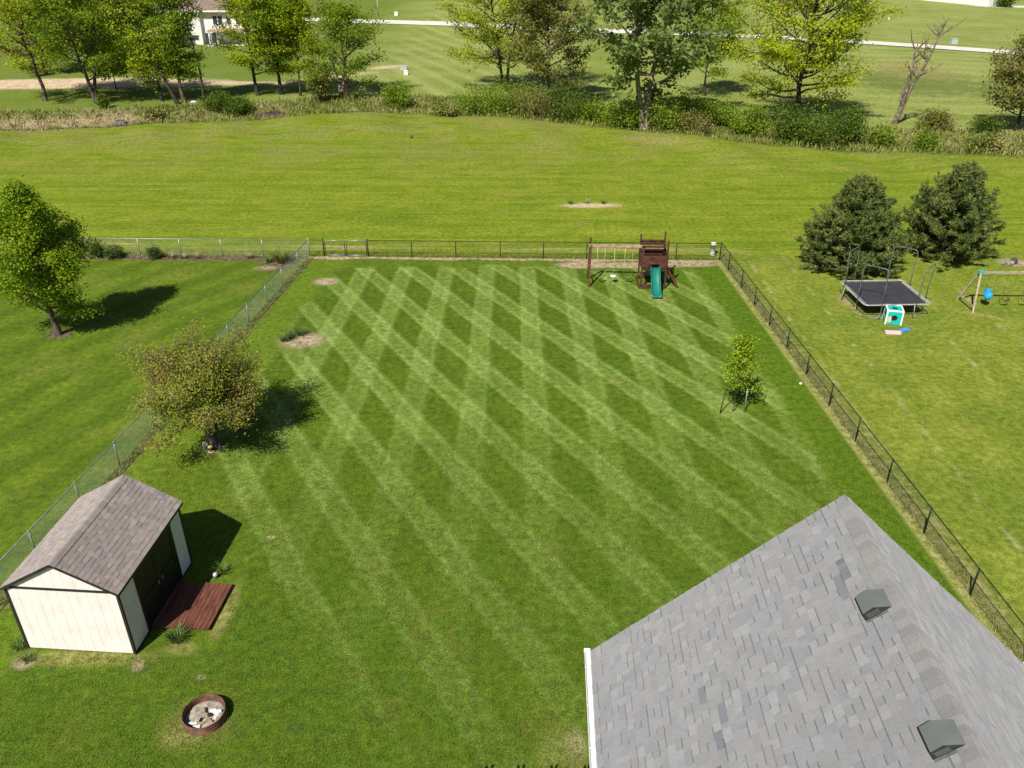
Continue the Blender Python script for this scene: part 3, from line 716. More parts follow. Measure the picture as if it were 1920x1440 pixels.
# ---------------------------------------------------------------- wooden playset
M_pw = pmat('playset_stain', (.105, .040, .026), .7, .3, 2.5, bump=.1, stretch=(1, 1, 4)); M_pwl = pmat('weathered_beam', (.40, .27, .19), .8, .2, 4.0)
M_green = pmat('green_plastic', (.010, .155, .115), .28, .06, 2.0, spec=.5); M_rope = pmat('yellow_rope', (.62, .56, .27), .8, .1, 5.0)
ps = empty('wooden_playset', (8.95, 49.4, 0), -.03, 'dark red-brown wooden playset with green slide and swing beam', 'playset')
def pb(name, mat, par, p, q, wd, ht): return MB().beam(p, q, wd, ht).build(name, mat, par)
TX, TY = .76, .76
for sx, sy, top in ((-1,-1,2.55), (1,-1,3.15), (-1,1,3.05), (1,1,3.25)):
    pb('post', M_pw, ps, (sx*TX, sy*TY, 0), (sx*TX, sy*TY, top), .10, .10)
for i in range(10): MB().box((0, -TY + .075 + i*.15, 1.34), (1.42, .14, .03)).build('floor_board', M_pw, ps)
for sy in (-1, 1): pb('floor_beam', M_pw, ps, (-TX, sy*TY, 1.25), (TX, sy*TY, 1.25), .05, .14)
def wall_boards(sy, zs, skip=None):
    for z in zs:
        if skip and z < skip:
            for a, b_ in ((-TX+.0, -.33), (.33, TX)): pb('wall_board', M_pw, ps, (a, sy*(TY+.065), z), (b_, sy*(TY+.065), z), .025, .135)
        else: pb('wall_board', M_pw, ps, (-TX-.05, sy*(TY+.065), z), (TX+.05, sy*(TY+.065), z), .025, .135)
wall_boards(-1, [1.42, 1.565, 1.71, 1.855, 2.0, 2.145], 1.8)
wall_boards(1, [1.42, 1.565, 1.71, 1.855, 2.0, 2.18, 2.47, 2.615])
pb('arch_board', M_pw, ps, (-.34, -TY-.09, 1.80), (.34, -TY-.09, 1.80), .02, .09)
for sx in (-1, 1):
    for z in (1.42, 1.565, 1.71, 1.855, 2.0, 2.145): pb('wall_board', M_pw, ps, (sx*(TX+.065), -TY, z), (sx*(TX+.065), TY, z), .025, .135)
# slanted sun shade of boards on the upper frame
for i in range(4):
    f = i/4.0; pb('shade_board', M_pw, ps, (-TX-.06, TY - .1 - f*.75, 2.66 - f*.24), (TX+.06, TY - .1 - f*.75, 2.66 - f*.24), .15, .025)
pb('shade_rail', M_pwl, ps, (-.55, -.08, 2.43), (.6, -.08, 2.43), .04, .035)
# ground box
for a, b_ in (((-TX-.12,-TY-.1),(TX+.0,-TY-.1)), ((-TX-.12,TY+.1),(TX,TY+.1)), ((-TX-.12,-TY-.1),(-TX-.12,TY+.1)), ((TX+.02,-TY-.1),(TX+.02,TY+.1))): pb('sandbox_board', M_pw, ps, (*a, .1), (*b_, .1), .04, .2)
pb('seat_board', M_pw, ps, (-TX-.05, -TY-.02, .215), (TX, -TY-.02, .215), .22, .03)
# climbing ramp on the right
for sy in (-.55, .45): pb('ramp_rail', M_pw, ps, (TX+.08, sy, 1.3), (TX+.86, sy-.15, .02), .06, .12)
for i in range(6):
    f = (i+.5)/6; pb('ramp_rung', M_pw, ps, (TX+.08+f*.78, -.6-.1*f, 1.3-f*1.26), (TX+.08+f*.78, .45-.1*f, 1.3-f*1.26), .09, .03)
# slide
mb = MB(); V = []; path = [(-TY+.12, 1.36), (-TY-.12, 1.34), (-TY-.30, 1.20), (-TY-.6, .86), (-TY-.95, .50), (-TY-1.3, .24), (-TY-1.55, .15), (-TY-1.82, .14)]
cs = [(-.30, .02), (-.30, .17), (-.255, .17), (-.24, .05), (-.12, .012), (.12, .012), (.24, .05), (.255, .17), (.30, .17), (.30, .02), (.2, -.02), (-.2, -.02)]
m_ = len(cs)
for i, (yy, zz) in enumerate(path):
    k_ = .35 if i == 7 else 1.0
    for a, h_ in cs: V.append((.06 + a, yy, zz + (h_ * (k_ if h_ > .05 else 1))))
F = [(i*m_+j, i*m_+(j+1)%m_, (i+1)*m_+(j+1)%m_, (i+1)*m_+j) for i in range(7) for j in range(m_)] + [tuple(range(m_))[::-1], tuple(7*m_+j for j in range(m_))]
V = [(x, y, z - .12 if i >= 7*m_ and z > .2 else z) for i, (x, y, z) in enumerate(V)]
sl = mb.add(V, F).build('slide', M_green, ps, True)
for sx in (-.2, .32): MB().box((sx, -TY-1.6, .06), (.05, .3, .13)).build('slide_foot', M_green, sl)
# swing beam and A-frame end
bz = 2.52; BX = -4.02
pb('swing_beam', M_pwl, ps, (BX-.05, .02, bz), (-TX, -.02, bz), .11, .16)
pb('frame_post', M_pw, ps, (BX-.02, .72, 0), (BX+.02, .06, 3.02), .1, .1)
pb('frame_post', M_pw, ps, (BX-.02, -.72, 0), (BX+.06, -.05, 2.6), .1, .1)
pb('frame_tie', M_pw, ps, (BX-.02, .55, .75), (BX-.0, -.55, .75), .04, .1)
MB().box((BX-.02, .47, 1.02), (.115, .16, .12)).build('frame_bracket', pmat('red_bracket', (.42, .07, .035), .5), ps)
def swing(x, lab, matS, seat_z=.45, w_=.5, disc=False):
    r_ = empty('swing', (0, 0, 0), 0, lab, 'swing', 'swings on the wooden playset beam'); r_.parent = None
    p = ps.matrix_basis @ Vector((x, 0, 0)); r_.location = (p.x, p.y, 0); r_.rotation_euler = (0, 0, -.03)
    if disc:
        MB().tube([(0,0,seat_z), (0,0,bz-.07)], .014, 6).build('rope', M_rope, r_, True)
        MB().lathe([(.001, seat_z-.07), (.16, seat_z-.06), (.19, seat_z), (.17, seat_z+.05), (.001, seat_z+.07)], 16).build('seat', matS, r_, True); return
    for sx in (-1, 1): MB().tube([(sx*w_/2,0,seat_z+.12), (sx*w_/2*.96,0,bz-.07)], .011, 6).build('rope', M_rope, r_, True)
    mb = MB(); V = []
    for i in range(7):
        f = (i/6 - .5)*2
        for yy in (-.075, .075):
            for dz in (0, .02): V.append((f*w_/2, yy, seat_z - .05 + .17*f*f + dz))
    F = []
    for i in range(6):
        a = i*4; F += [(a,a+4,a+5,a+1), (a+2,a+3,a+7,a+6), (a+1,a+5,a+7,a+3), (a,a+2,a+6,a+4)]
    mb.add(V, F).build('seat', matS, r_, True)
M_gseat = pmat('pale_green_plastic', (.10, .24, .13), .5, .1)
swing(-3.30, 'green belt swing on yellow ropes next to the playset A-frame end', M_gseat)
swing(-2.45, 'white disc swing on one yellow rope under the playset beam', M_white, .5, disc=True)
swing(-1.55, 'green belt swing on yellow ropes next to the playset tower', M_gseat)

# ---------------------------------------------------------------- trampoline
M_frame = pmat('pale_steel', (.50, .51, .52), .4, .08, 3.0, metal=.35); M_pole = pmat('grey_steel_pole', (.17, .18, .20), .45, .2, 2.0, metal=.3)
M_mat = pmat('black_mesh_mat', (.040, .041, .048), .75, .08, 1.5); M_leg = pmat('leg_steel', (.33, .32, .29), .5, .25, 3.0, metal=.3)
tp = empty('trampoline', (22.35, 45.82, 0), .045, 'rectangular trampoline with dark mat and four tall bare arched poles', 'trampoline')
TW, TD, TZ = 1.98, 1.90, .90
def rrect(hw, hd, r_, z, n=6):
    out = []
    for cx_, cy_, a0 in ((hw-r_, hd-r_, 0), (-hw+r_, hd-r_, 90), (-hw+r_, -hd+r_, 180), (hw-r_, -hd+r_, 270)):
        for k_ in range(n+1): a = R(a0 + 90*k_/n); out.append((cx_ + r_*math.cos(a), cy_ + r_*math.sin(a), z))
    return out
MB().tube(rrect(TW, TD, .28, TZ), .034, 8, closed=True).build('frame', M_frame, tp, True)
q = rrect(TW-.2, TD-.2, .12, TZ-.012, 4)
MB().prism([(x, y) for x, y, z in q], TZ-.02, TZ-.008).build('mat', M_mat, tp)
mb = MB()
for sx in (-1, 1):
    for i in range(24):
        f = -TD + .32 + i*(2*TD-.64)/23; mb.tube([(sx*(TW-.21), f, TZ-.012), (sx*(TW-.03), f, TZ)], .016, 5)
    for i in range(25):
        f = -TW + .32 + i*(2*TW-.64)/24; mb.tube([(f, sx*(TD-.21), TZ-.012), (f, sx*(TD-.03), TZ)], .016, 5)
tag(mb.build('springs', M_frame, tp), kind='stuff')
def rounded(pts, r_=.16, n=4):
    out = [Vector(pts[0])]
    for a, p, c_ in zip(pts, pts[1:], pts[2:]):
        a, p, c_ = Vector(a), Vector(p), Vector(c_); d0 = (a-p).normalized()*r_; d1 = (c_-p).normalized()*r_
        for k_ in range(n+1): f = k_/n; out.append((p+d0)*(1-f)**2 + p*2*f*(1-f) + (p+d1)*f*f)
    return out + [Vector(pts[-1])]
for sx in (-1, 1):
    for sy in (-1, 1):
        A_ = Vector((sx*(TW+.02), sy*(TD-.95), 0)); B2 = Vector((sx*(TW-1.0), sy*(TD+.02), 0))
        up = Vector((0,0,1))
        leg = [A_ + up*(TZ-.03), A_*1.04 + up*.05, B2*1.04 + up*.05, B2 + up*(TZ-.03)]
        MB().tube(rounded(leg, .22), .03, 8).build('leg', M_leg, tp, True)
        o2 = Vector((sx*.10, sy*.10, 0))
        arch = [A_ + o2*.3 + up*.45, A_ + o2*.5 + up*1.9, A_ + o2 + up*3.12, B2 + o2 + up*3.12, B2 + o2*.5 + up*1.9, B2 + o2*.3 + up*.45]
        MB().tube([arch[0], arch[1]] + rounded(arch[1:5], .25)[1:-1] + [arch[4], arch[5]], .029, 8).build('arched_pole', M_pole, tp, True)

# play cube and foam boards
M_teal = pmat('teal_plastic', (.015, .42, .36), .4, .05, 2.0, spec=.4); M_hole = pmat('painted_inner_shade', (.012, .014, .016), .8)
pc = empty('play_cube', (22.08, 43.55, 0), R(-14), 'teal play cube with round holes and white edges under the trampoline edge', 'play cube')
S_ = .42
def holed_panel(org, ux, uy, hs, holes_r, name, mat, par, th=.03):
    """square panel with one round hole; ux, uy unit vectors, hs half size"""
    n = 32; ux, uy, org = Vector(ux), Vector(uy), Vector(org); nn = ux.cross(uy) * th; V = []
    for lay in (0, 1):
        for k_ in range(n):
            a = 2*math.pi*k_/n; cx_, cy_ = math.cos(a), math.sin(a); s_ = 1/max(abs(cx_), abs(cy_))
            V.append(org + (ux*cx_ + uy*cy_)*s_*hs + nn*lay); V.append(org + (ux*cx_ + uy*cy_)*holes_r + nn*lay)
    F = []
    for k_ in range(n):
        a, b_ = 2*k_, 2*((k_+1)%n); F += [(2*n+a, 2*n+b_, 2*n+b_+1, 2*n+a+1), (a, a+1, b_+1, b_), (a+1, 2*n+a+1, 2*n+b_+1, b_+1), (a, b_, 2*n+b_, 2*n+a)]
    MB().add(V, F).build(name, mat, par)
for org, ux, uy in (((0,-S_,S_),(1,0,0),(0,0,1)), ((S_,0,S_),(0,1,0),(0,0,1)), ((-S_,0,S_),(0,-1,0),(0,0,1)), ((0,S_,S_),(-1,0,0),(0,0,1)), ((0,0,2*S_),(1,0,0),(0,1,0))):
    holed_panel(org, ux, uy, S_-.02, .17, 'panel', M_teal, pc)
MB().box((0,0,S_), (2*S_-.1, 2*S_-.1, 2*S_-.1)).build('shade_core', M_hole, pc)  # near-black filling paints the shade seen through the holes
for sx in (-1, 1):
    for sy in (-1, 1): MB().box((sx*S_, sy*S_, S_), (.075, .075, 2*S_+.06)).build('white_edge', M_white, pc)
    MB().box((sx*S_, 0, 2*S_+.01), (.075, 2*S_-.08, .07)).build('white_edge', M_white, pc)
    MB().box((0, sx*S_, 2*S_+.01), (2*S_-.08, .075, .07)).build('white_edge', M_white, pc)
MB().box((-S_+.16, -S_-.04, .32), (.2, .03, .34)).build('cream_flap', pmat('cream_plastic', (.66, .53, .33), .5), pc)
def board_thing(lab, loc, d_, rz, mat, tone):
    mb = MB(); r_ = .03; x, y, z = d_[0]/2, d_[1]/2, d_[2]
    poly = [(a, b_) for a, b_, _ in rrect(x, y, r_, 0, 3)]; mb.prism(poly, 0.0, z)
    o = mb.build('foam_block', mat, None, False, loc); o.rotation_euler = (0, 0, rz); tag(o, lab, 'foam block')
board_thing('long pink foam block lying on the grass before the play cube', (21.5, 41.95, .012), (.84, .28, .12), -.1, pmat('pink_foam', (.78, .47, .56), .7, .05), 0)
board_thing('blue foam block lying end to end with the pink one', (22.3, 42.28, .012), (.62, .28, .10), .42, pmat('blue_foam', (.055, .27, .60), .7, .05), 0)

# ---------------------------------------------------------------- neighbour's swing set
M_wood = pmat('weathered_pine', (.40, .33, .235), .85, .22, 3.0, bump=.15, stretch=(1, 1, 4)); M_chain = pmat('dark_chain', (.06, .07, .07), .6); M_sky = pmat('sky_blue_plastic', (.02, .33, .72), .35, .05, spec=.5)
M_tealb = pmat('teal_bracket', (.10, .38, .38), .45)
ns_ = empty('swing_set', (27.75, 45.75, 0), -.02, 'weathered timber A-frame swing set with teal bracket beyond the trampoline', 'swing set')
bz2 = 2.2; SX1 = 6.2
pb('beam', M_pwl if False else M_wood, ns_, (-.05, 0, bz2), (SX1, 0, bz2), .09, .14)
for x0, sg in ((0.0, -1), (SX1-.1, 1)):
    for sy in (-1, 1): pb('leg', M_wood, ns_, (x0 + sg*.36, sy*1.02, 0), (x0, sy*.07, bz2-.05), .10, .10)
    pb('cross_tie', M_wood, ns_, (x0 + sg*.30, -.92, .34), (x0 + sg*.30, .92, .34), .05, .12)
    MB().box((x0+.06, 0, bz2+.02), (.36, .16, .17)).build('bracket', M_tealb, ns_)
def nswing(x, lab, z=.42, toddler=False):
    p = ns_.matrix_basis @ Vector((x, 0, 0)); r_ = empty('swing', (p.x, p.y, 0), -.02, lab, 'swing', 'swings on the timber swing set')
    for sx in (-1, 1): MB().tube([(sx*.22, 0, z + (.3 if toddler else .1)), (sx*.25, 0, bz2-.06)], .009, 6).build('chain', M_chain, r_)
    if toddler:
        MB().lathe([(.001, z-.12), (.17, z-.10), (.23, z), (.25, z+.22), (.23, z+.24), (.20, z+.06), (.001, z-.02)], 18).build('seat', M_sky, r_, True)
        MB().box((.0, .2, z+.3), (.36, .06, .34)).build('seat_back', M_sky, r_)
    else:
        mb = MB(); V = []
        for i in range(7):
            f = (i/6 - .5)*2
            for yy in (-.08, .08):
                for dz in (0, .02): V.append((f*.23, yy, z - .06 + .16*f*f + dz))
        F = []
        for i in range(6): a = i*4; F += [(a,a+4,a+5,a+1), (a+2,a+3,a+7,a+6), (a+1,a+5,a+7,a+3), (a,a+2,a+6,a+4)]
        mb.add(V, F).build('seat', M_mat, r_, True)
nswing(.85, 'sky blue bucket toddler swing on the timber swing set', .62, True); nswing(1.95, 'black belt swing on the timber set next to the blue bucket swing'); nswing(3.1, 'black belt swing on the timber set farther from the blue bucket swing')
# stones by the neighbour's dirt patch
M_stone = pmat('grey_stone', (.33, .30, .27), .9, .3, 4.0, bump=.4)
def rock(lab, loc, s_, rz, mat=None, seed=0, name='stone', cat='stone', group=None):
    rr = random.Random(seed); mb = MB(); V = []; n, q = 9, 6
    for i in range(q+1):
        ph = math.pi*i/q
        for j in range(n):
            th = 2*math.pi*j/n; k_ = .8 + .35*rr.random()
            V.append((s_[0]*k_*math.sin(ph)*math.cos(th), s_[1]*k_*math.sin(ph)*math.sin(th), s_[2]*(.85 + .2*rr.random())*math.cos(ph)))
    F = [(i*n+j, (i+1)*n+j, (i+1)*n+(j+1)%n, i*n+(j+1)%n) for i in range(q) for j in range(n)]
    o = mb.add(V, F).build(name, mat or M_stone, None, False, loc); o.rotation_euler = (0, 0, rz); return tag(o, lab, cat, group)
rock('large pale grey stone lying behind the timber swing set', (33.7, 52.75, .15), (.42, .3, .22), .3, seed=1, group=None)
rock('dark stone resting against the pale stone behind the swing set', (34.25, 53.1, .17), (.3, .24, .25), 1.1, pmat('dark_stone', (.10,.09,.08), .9, .3, 4.0), 2)
rock('small tan stone in the bare patch behind the swing set', (34.9, 52.8, .08), (.26, .2, .14), .6, pmat('tan_stone', (.42,.34,.24), .9, .2, 4.0), 3)

# ornaments under the small tree, ball by the deck, edge bits
M_yel = pmat('yellow_glaze', (.50, .40, .17), .6); M_brn = pmat('brown_glaze', (.16, .07, .04), .6)
root = empty('mushroom_ornament', (-13.14, 29.95, 0), 0, 'yellow-capped garden ornament at the foot of the leafy yard tree', 'ornament')
MB().lathe([(.11, 0), (.07, .05), (.06, .22), (.08, .26)], 14).build('stem', M_brn, root, True)
MB().lathe([(.06, .245), (.11, .25), (.12, .29), (.08, .33), (.001, .35)], 16).build('cap', M_yel, root, True)
MB().lathe([(.13, 0.012), (.14, .03), (.12, .05), (.08, .045)], 14).build('saucer', M_yel, root, True)
rock('grey-white rock beside the yellow-capped ornament', (-13.5, 30.35, .13), (.17, .14, .18), .4, pmat('pale_rock', (.52,.48,.44), .9, .2, 5.0), 5, 'rock', 'rock')
root = empty('gazing_ball', (-10.42, 21.98, 0), 0, 'purple and white glass ball on the grass beside the deck', 'garden ball')
MB().lathe([(.05, 0.01), (.03, .06), (.04, .09)], 10).build('stand', M_brn, root, True)
MB().lathe([(.085*math.sin(math.pi*k_/10)+.001, .165 - .085*math.cos(math.pi*k_/10)) for k_ in range(11)], 16).build('ball', pmat('purple_glass', (.36, .22, .56), .15, .3, 9.0, col2=(.60, .55, .68), spec=.6), root, True)
# black pickets whose tips just reach the frame
for i, x in enumerate((-.68, .17, 1.06, 1.95)):
    root = empty('garden_stake', (x, 14.26, 0), .2*i, ('black pointed garden stake farthest from the grey-roofed house in its row', 'third black pointed garden stake out from the grey-roofed house', 'second black pointed garden stake out from the grey-roofed house', 'black pointed garden stake right beside the house gutter')[i], 'stake', 'black stakes beside the house')
    MB().tube([(0,0,-.02), (0,0,.34)], .022, 8).build('shaft', M_black, root, True); MB().lathe([(.022, .34), (.045, .36), (.02, .43), (.001, .49)], 8).build('tip', M_black, root, True)
# white drain cap by the right fence
o = MB().lathe([(.07, 0), (.07, .03), (.05, .05), (.001, .055)], 14).build('drain_grate', M_white, None, True, (14.5, 36.1, .012)); tag(o, 'small white round cap in the grass along the black side fence', 'drain cap')

# ---------------------------------------------------------------- far buildings
M_wsid = pmat('white_siding', (.78, .76, .72), .7, .04, .6); M_broof = pmat('brown_roof', (.215, .155, .13), .9, .1, 1.5); M_glass = pmat('window_glass', (.05, .07, .09), .15, .2, 1.0, spec=.5)
M_brick = pmat('tan_brick', (.42, .30, .20), .9, .15, 3.0)
fh = empty('far_house', (-61.0, 174.5, float(hz(-61, 174.5)) - .3), R(4), 'white two-storey house with brown roof beyond the creek trees', 'house')
MB().box((0, 6, 3.2), (21.0, 12.0, 6.4)).build('wall', M_wsid, fh)
MB().box((-1.5, -.35, 3.1), (3.6, 1.0, 6.2)).build('bay_wall', M_wsid, fh)
mb = MB(); e = .5
V = [(-11-e, -e-.4, 6.3), (11+e, -e-.4, 6.3), (11+e, 12+e, 6.3), (-11-e, 12+e, 6.3), (-11-e, 6, 10.3), (11+e, 6, 10.3)]
rf_ = mb.add(V, [(0,1,5,4), (2,3,4,5), (0,4,3), (1,2,5), (3,2,1,0)]).build('roof', M_broof, fh)
MB().beam((-11.5, -.95, 6.28), (11.5, -.95, 6.28), .1, .28).build('gutter', M_trim, rf_)
for sx in (-11.52, 11.52):
    for a, b_ in (((sx, -.9, 6.4), (sx, 6, 10.4)), ((sx, 12.5, 6.4), (sx, 6, 10.4))): MB().beam(a, b_, .08, .4).build('rake_board', M_trim, rf_)
for x, z, w_, h_ in ((-8, 4.5, 1.6, 1.5), (-5, 4.5, 1.6, 1.5), (3.0, 4.6, .8, 1.5), (4.0, 4.6, .8, 1.5), (5.6, 4.6, .8, 1.5), (7.4, 4.6, .9, 1.5), (8.5, 4.6, .9, 1.5), (-8, 1.5, 1.6, 1.3), (-5.4, 1.4, 1.2, 2.0), (1.2, 1.3, 1.0, 2.1), (2.3, 1.3, .9, 2.1), (-1.5, 5.5, 2.6, .7), (-1.5, 1.6, 2.2, .9)):
    yy = -.86 if x == -1.5 else -.01
    f_ = MB().box((x, yy, z), (w_ + .24, .08, h_ + .24)).build('window', M_trim, fh); MB().box((x, yy - .045, z), (w_, .03, h_)).build('pane', M_glass, f_)
pr2 = MB().box((5.6, -1.6, 2.95), (7.2, 3.2, .3)).build('porch_roof', M_brick, fh)
for x in (2.2, 9.0): MB().box((x, -3.0, 1.4), (.22, .22, 2.8)).build('porch_post', M_trim, fh)
MB().box((5.6, -1.7, .32), (8, 3.6, .1)).build('porch_floor', M_road, fh)
rh = empty('far_house', (119.0, 287.0, 0), R(-61), 'long white house wall beyond the road with a dark bush at its corner', 'house')
# long side faces the road
rh.location = (133.2, 277.8, 0); rh.rotation_euler = (0, 0, math.atan2(265.4-290.2, 139.7-126.6) )
MB().box((0, 5, 3.0), (28.4, 10, 6.0)).build('wall', M_wsid, rh)
V = [(-14.8, -.6, 6.0), (14.8, -.6, 6.0), (14.8, 10.6, 6.0), (-14.8, 10.6, 6.0), (-14.8, 5, 9.0), (14.8, 5, 9.0)]
MB().add(V, [(0,1,5,4), (2,3,4,5), (0,4,3), (1,2,5), (3,2,1,0)]).build('roof', M_broof, rh)
for x in (-9, -3, 4, 9.5):
    f_ = MB().box((x, -.02, 4.0), (1.5, .1, 1.5)).build('window', M_trim, rh); MB().box((x, -.08, 4.0), (1.2, .04, 1.2)).build('pane', M_glass, f_)
lh = empty('far_house', (-128, 272, 0), R(30), 'white house with dark roof edge above the pale driveway behind the trees', 'house')
MB().box((0, 4, 2.8), (16, 8, 5.6)).build('wall', M_wsid, lh); MB().box((0, -.05, .7), (15.8, .2, 1.4)).build('stone_base', M_brick, lh)
MB().add([(-8.6,-.6,5.6),(8.6,-.6,5.6),(8.6,8.6,5.6),(-8.6,8.6,5.6),(-8.6,4,8.4),(8.6,4,8.4)], [(0,1,5,4),(2,3,4,5),(0,4,3),(1,2,5),(3,2,1,0)]).build('roof', pmat('slate_roof', (.06,.065,.08), .85), lh)
for x in (-5, 0, 5):
    f_ = MB().box((x, -.02, 3.6), (1.5, .1, 1.4)).build('window', M_trim, lh); MB().box((x, -.08, 3.6), (1.2, .04, 1.1)).build('pane', M_glass, f_)

# far utility boxes and markers
def box_thing(name, lab, cat, loc, d_, mat, lid=None, group=None, rz=0):
    z = float(hz(loc[0], loc[1])); r_ = empty(name, (loc[0], loc[1], z), rz, lab, cat, group)
    MB().box((0,0,d_[2]/2), d_).build('cabinet', mat, r_); MB().box((0,0,d_[2]+.03), (d_[0]+.08, d_[1]+.08, .07)).build('lid', lid or mat, r_)
M_gbox = pmat('pale_green_box', (.38, .46, .43), .6, .05)
box_thing('utility_box', 'low grey-green utility box on the far lawn beside the white one', 'utility box', (-17.5, 140.5), (1.15, .8, .5), M_gbox)
box_thing('utility_box', 'small white utility box on the far lawn in front of the grey-green one', 'utility box', (-16.5, 135.3), (.62, .55, .55), M_white)
box_thing('utility_box', 'white box on the verge across the road near the pole', 'utility box', (-30.5, 236.5), (.9, .8, .85), M_white)
box_thing('utility_box', 'green cabinet across the road behind the dead tree', 'utility box', (86.2, 172.6), (1.2, 1.0, .9), M_gbox)
for x, y, lab in ((103, 259, 'white marker post on the far lawn closer to the white house'), (95.6, 227, 'white marker post on the far lawn closer to the road')):
    r_ = empty('marker_post', (x, y, float(hz(x, y))), 0, lab, 'marker post'); MB().tube([(0,0,0), (0,0,1.5)], .16, 8).build('post', M_white, r_, True); MB().lathe([(.18, 1.5), (.2, 1.55), (.001, 1.7)], 8).build('cap', M_white, r_)
r_ = empty('utility_pole', (-35, 235, float(hz(-35, 235))), 0, 'pale pole standing beside the far road', 'pole')
MB().tube([(0,0,0), (0,0,9)], [.16, .11], 8).build('shaft', pmat('pale_pole', (.62,.60,.56), .7), r_, True); MB().beam((-1,0,8.4), (1,0,8.4), .1, .1).build('cross_arm', M_wood, r_)
for x, y, lab in ((81, 268, 'red-brown garden bench on the far lawn, nearer the yellow-green tree'), (108, 276, 'red-brown garden bench on the far lawn, nearer the white house')):
    r_ = empty('bench', (x, y, float(hz(x, y))), R(12), lab, 'bench'); M_red = pmat('red_wood', (.30,.12,.07), .8)
    MB().box((0,0,.8), (4.2, .9, .12)).build('seat', M_red, r_); MB().box((0,.45,1.4), (4.2, .12, .7)).build('backrest', M_red, r_)
    for sx in (-1.8, 1.8): MB().box((sx, 0, .38), (.18, .9, .76)).build('leg', M_red, r_)
r_ = empty('drain_pipe', (-11.04, 91.7, float(hz(-11.04, 91.7))), 0, 'dark drain pipe mouth poking out of the mown field bank', 'pipe')
MB().tube([(0, -.12, .05), (0, .3, -.04)], .17, 12, cap=False).build('pipe_wall', pmat('muddy_clay_pipe', (.11,.085,.06), .9), r_); MB().lathe([(.18, 0), (.001, .01)], 12).build('pipe_mouth', M_hole, r_, False, (0, -.06, .05)); r_.children[1].rotation_euler = (R(84), 0, 0)  # near-black disc paints the shade inside the pipe

# ---------------------------------------------------------------- vegetation
def frames(D):
    """two unit vectors square to each row of D"""
    D = D / np.maximum(1e-9, np.linalg.norm(D, axis=1, keepdims=True))
    ref = np.where(np.abs(D[:, 2:3]) < .9, np.array([[0, 0, 1.]]), np.array([[1., 0, 0]]))
    A = np.cross(D, ref); A /= np.maximum(1e-9, np.linalg.norm(A, axis=1, keepdims=True))
    return A, np.cross(D, A)
def leaf_cards(P, N, size, rng, aspect=.6, fold=.0):
    """a diamond leaf at each P facing N"""
    n = len(P); A, B = frames(N); th = rng.uniform(0, 2*np.pi, n)[:, None]
    U = A*np.cos(th) + B*np.sin(th); W = -A*np.sin(th) + B*np.cos(th)
    s_ = np.asarray(size).reshape(-1, 1) * np.ones((n, 1))
    V = np.stack([P - U*s_, P - W*s_*aspect, P + U*s_, P + W*s_*aspect], 1).reshape(-1, 3)
    return V, np.arange(4*n).reshape(-1, 4)
def branch_mesh(name, branches, sides=5):
    """branches: list of (pts (k,3), radii (k,))"""
    VV = []; FF = []; b0 = 0; ang_ = np.arange(sides)*2*np.pi/sides; cs_, sn_ = np.cos(ang_), np.sin(ang_)
    for pts, rad in branches:
        pts = np.asarray(pts); k = len(pts); D = np.gradient(pts, axis=0); A, B = frames(np.repeat(D.mean(0, keepdims=True), k, 0))
        V = pts[:, None, :] + (A[:, None, :]*cs_[None, :, None] + B[:, None, :]*sn_[None, :, None]) * np.asarray(rad)[:, None, None]
        VV.append(V.reshape(-1, 3)); i = np.arange(k-1)[:, None]*sides; j = np.arange(sides)[None, :]
        f = np.stack([i+j, i+(j+1) % sides, i+sides+(j+1) % sides, i+sides+j], -1).reshape(-1, 4) + b0
        FF.append(f); b0 += k*sides
    return np_mesh(name, np.concatenate(VV), np.concatenate(FF), True)
def unit(v): v = np.asarray(v, float); return v/np.linalg.norm(v)
def grow_limb(p0, d0, L, k, rng, up=.25, wob=.18):
    pts = [np.array(p0, float)]; d = unit(d0)
    for i in range(k-1):
        d = unit(d + rng.normal(0, wob, 3) + np.array([0, 0, up/k*2])); pts.append(pts[-1] + d*L/(k-1))
    return np.array(pts)
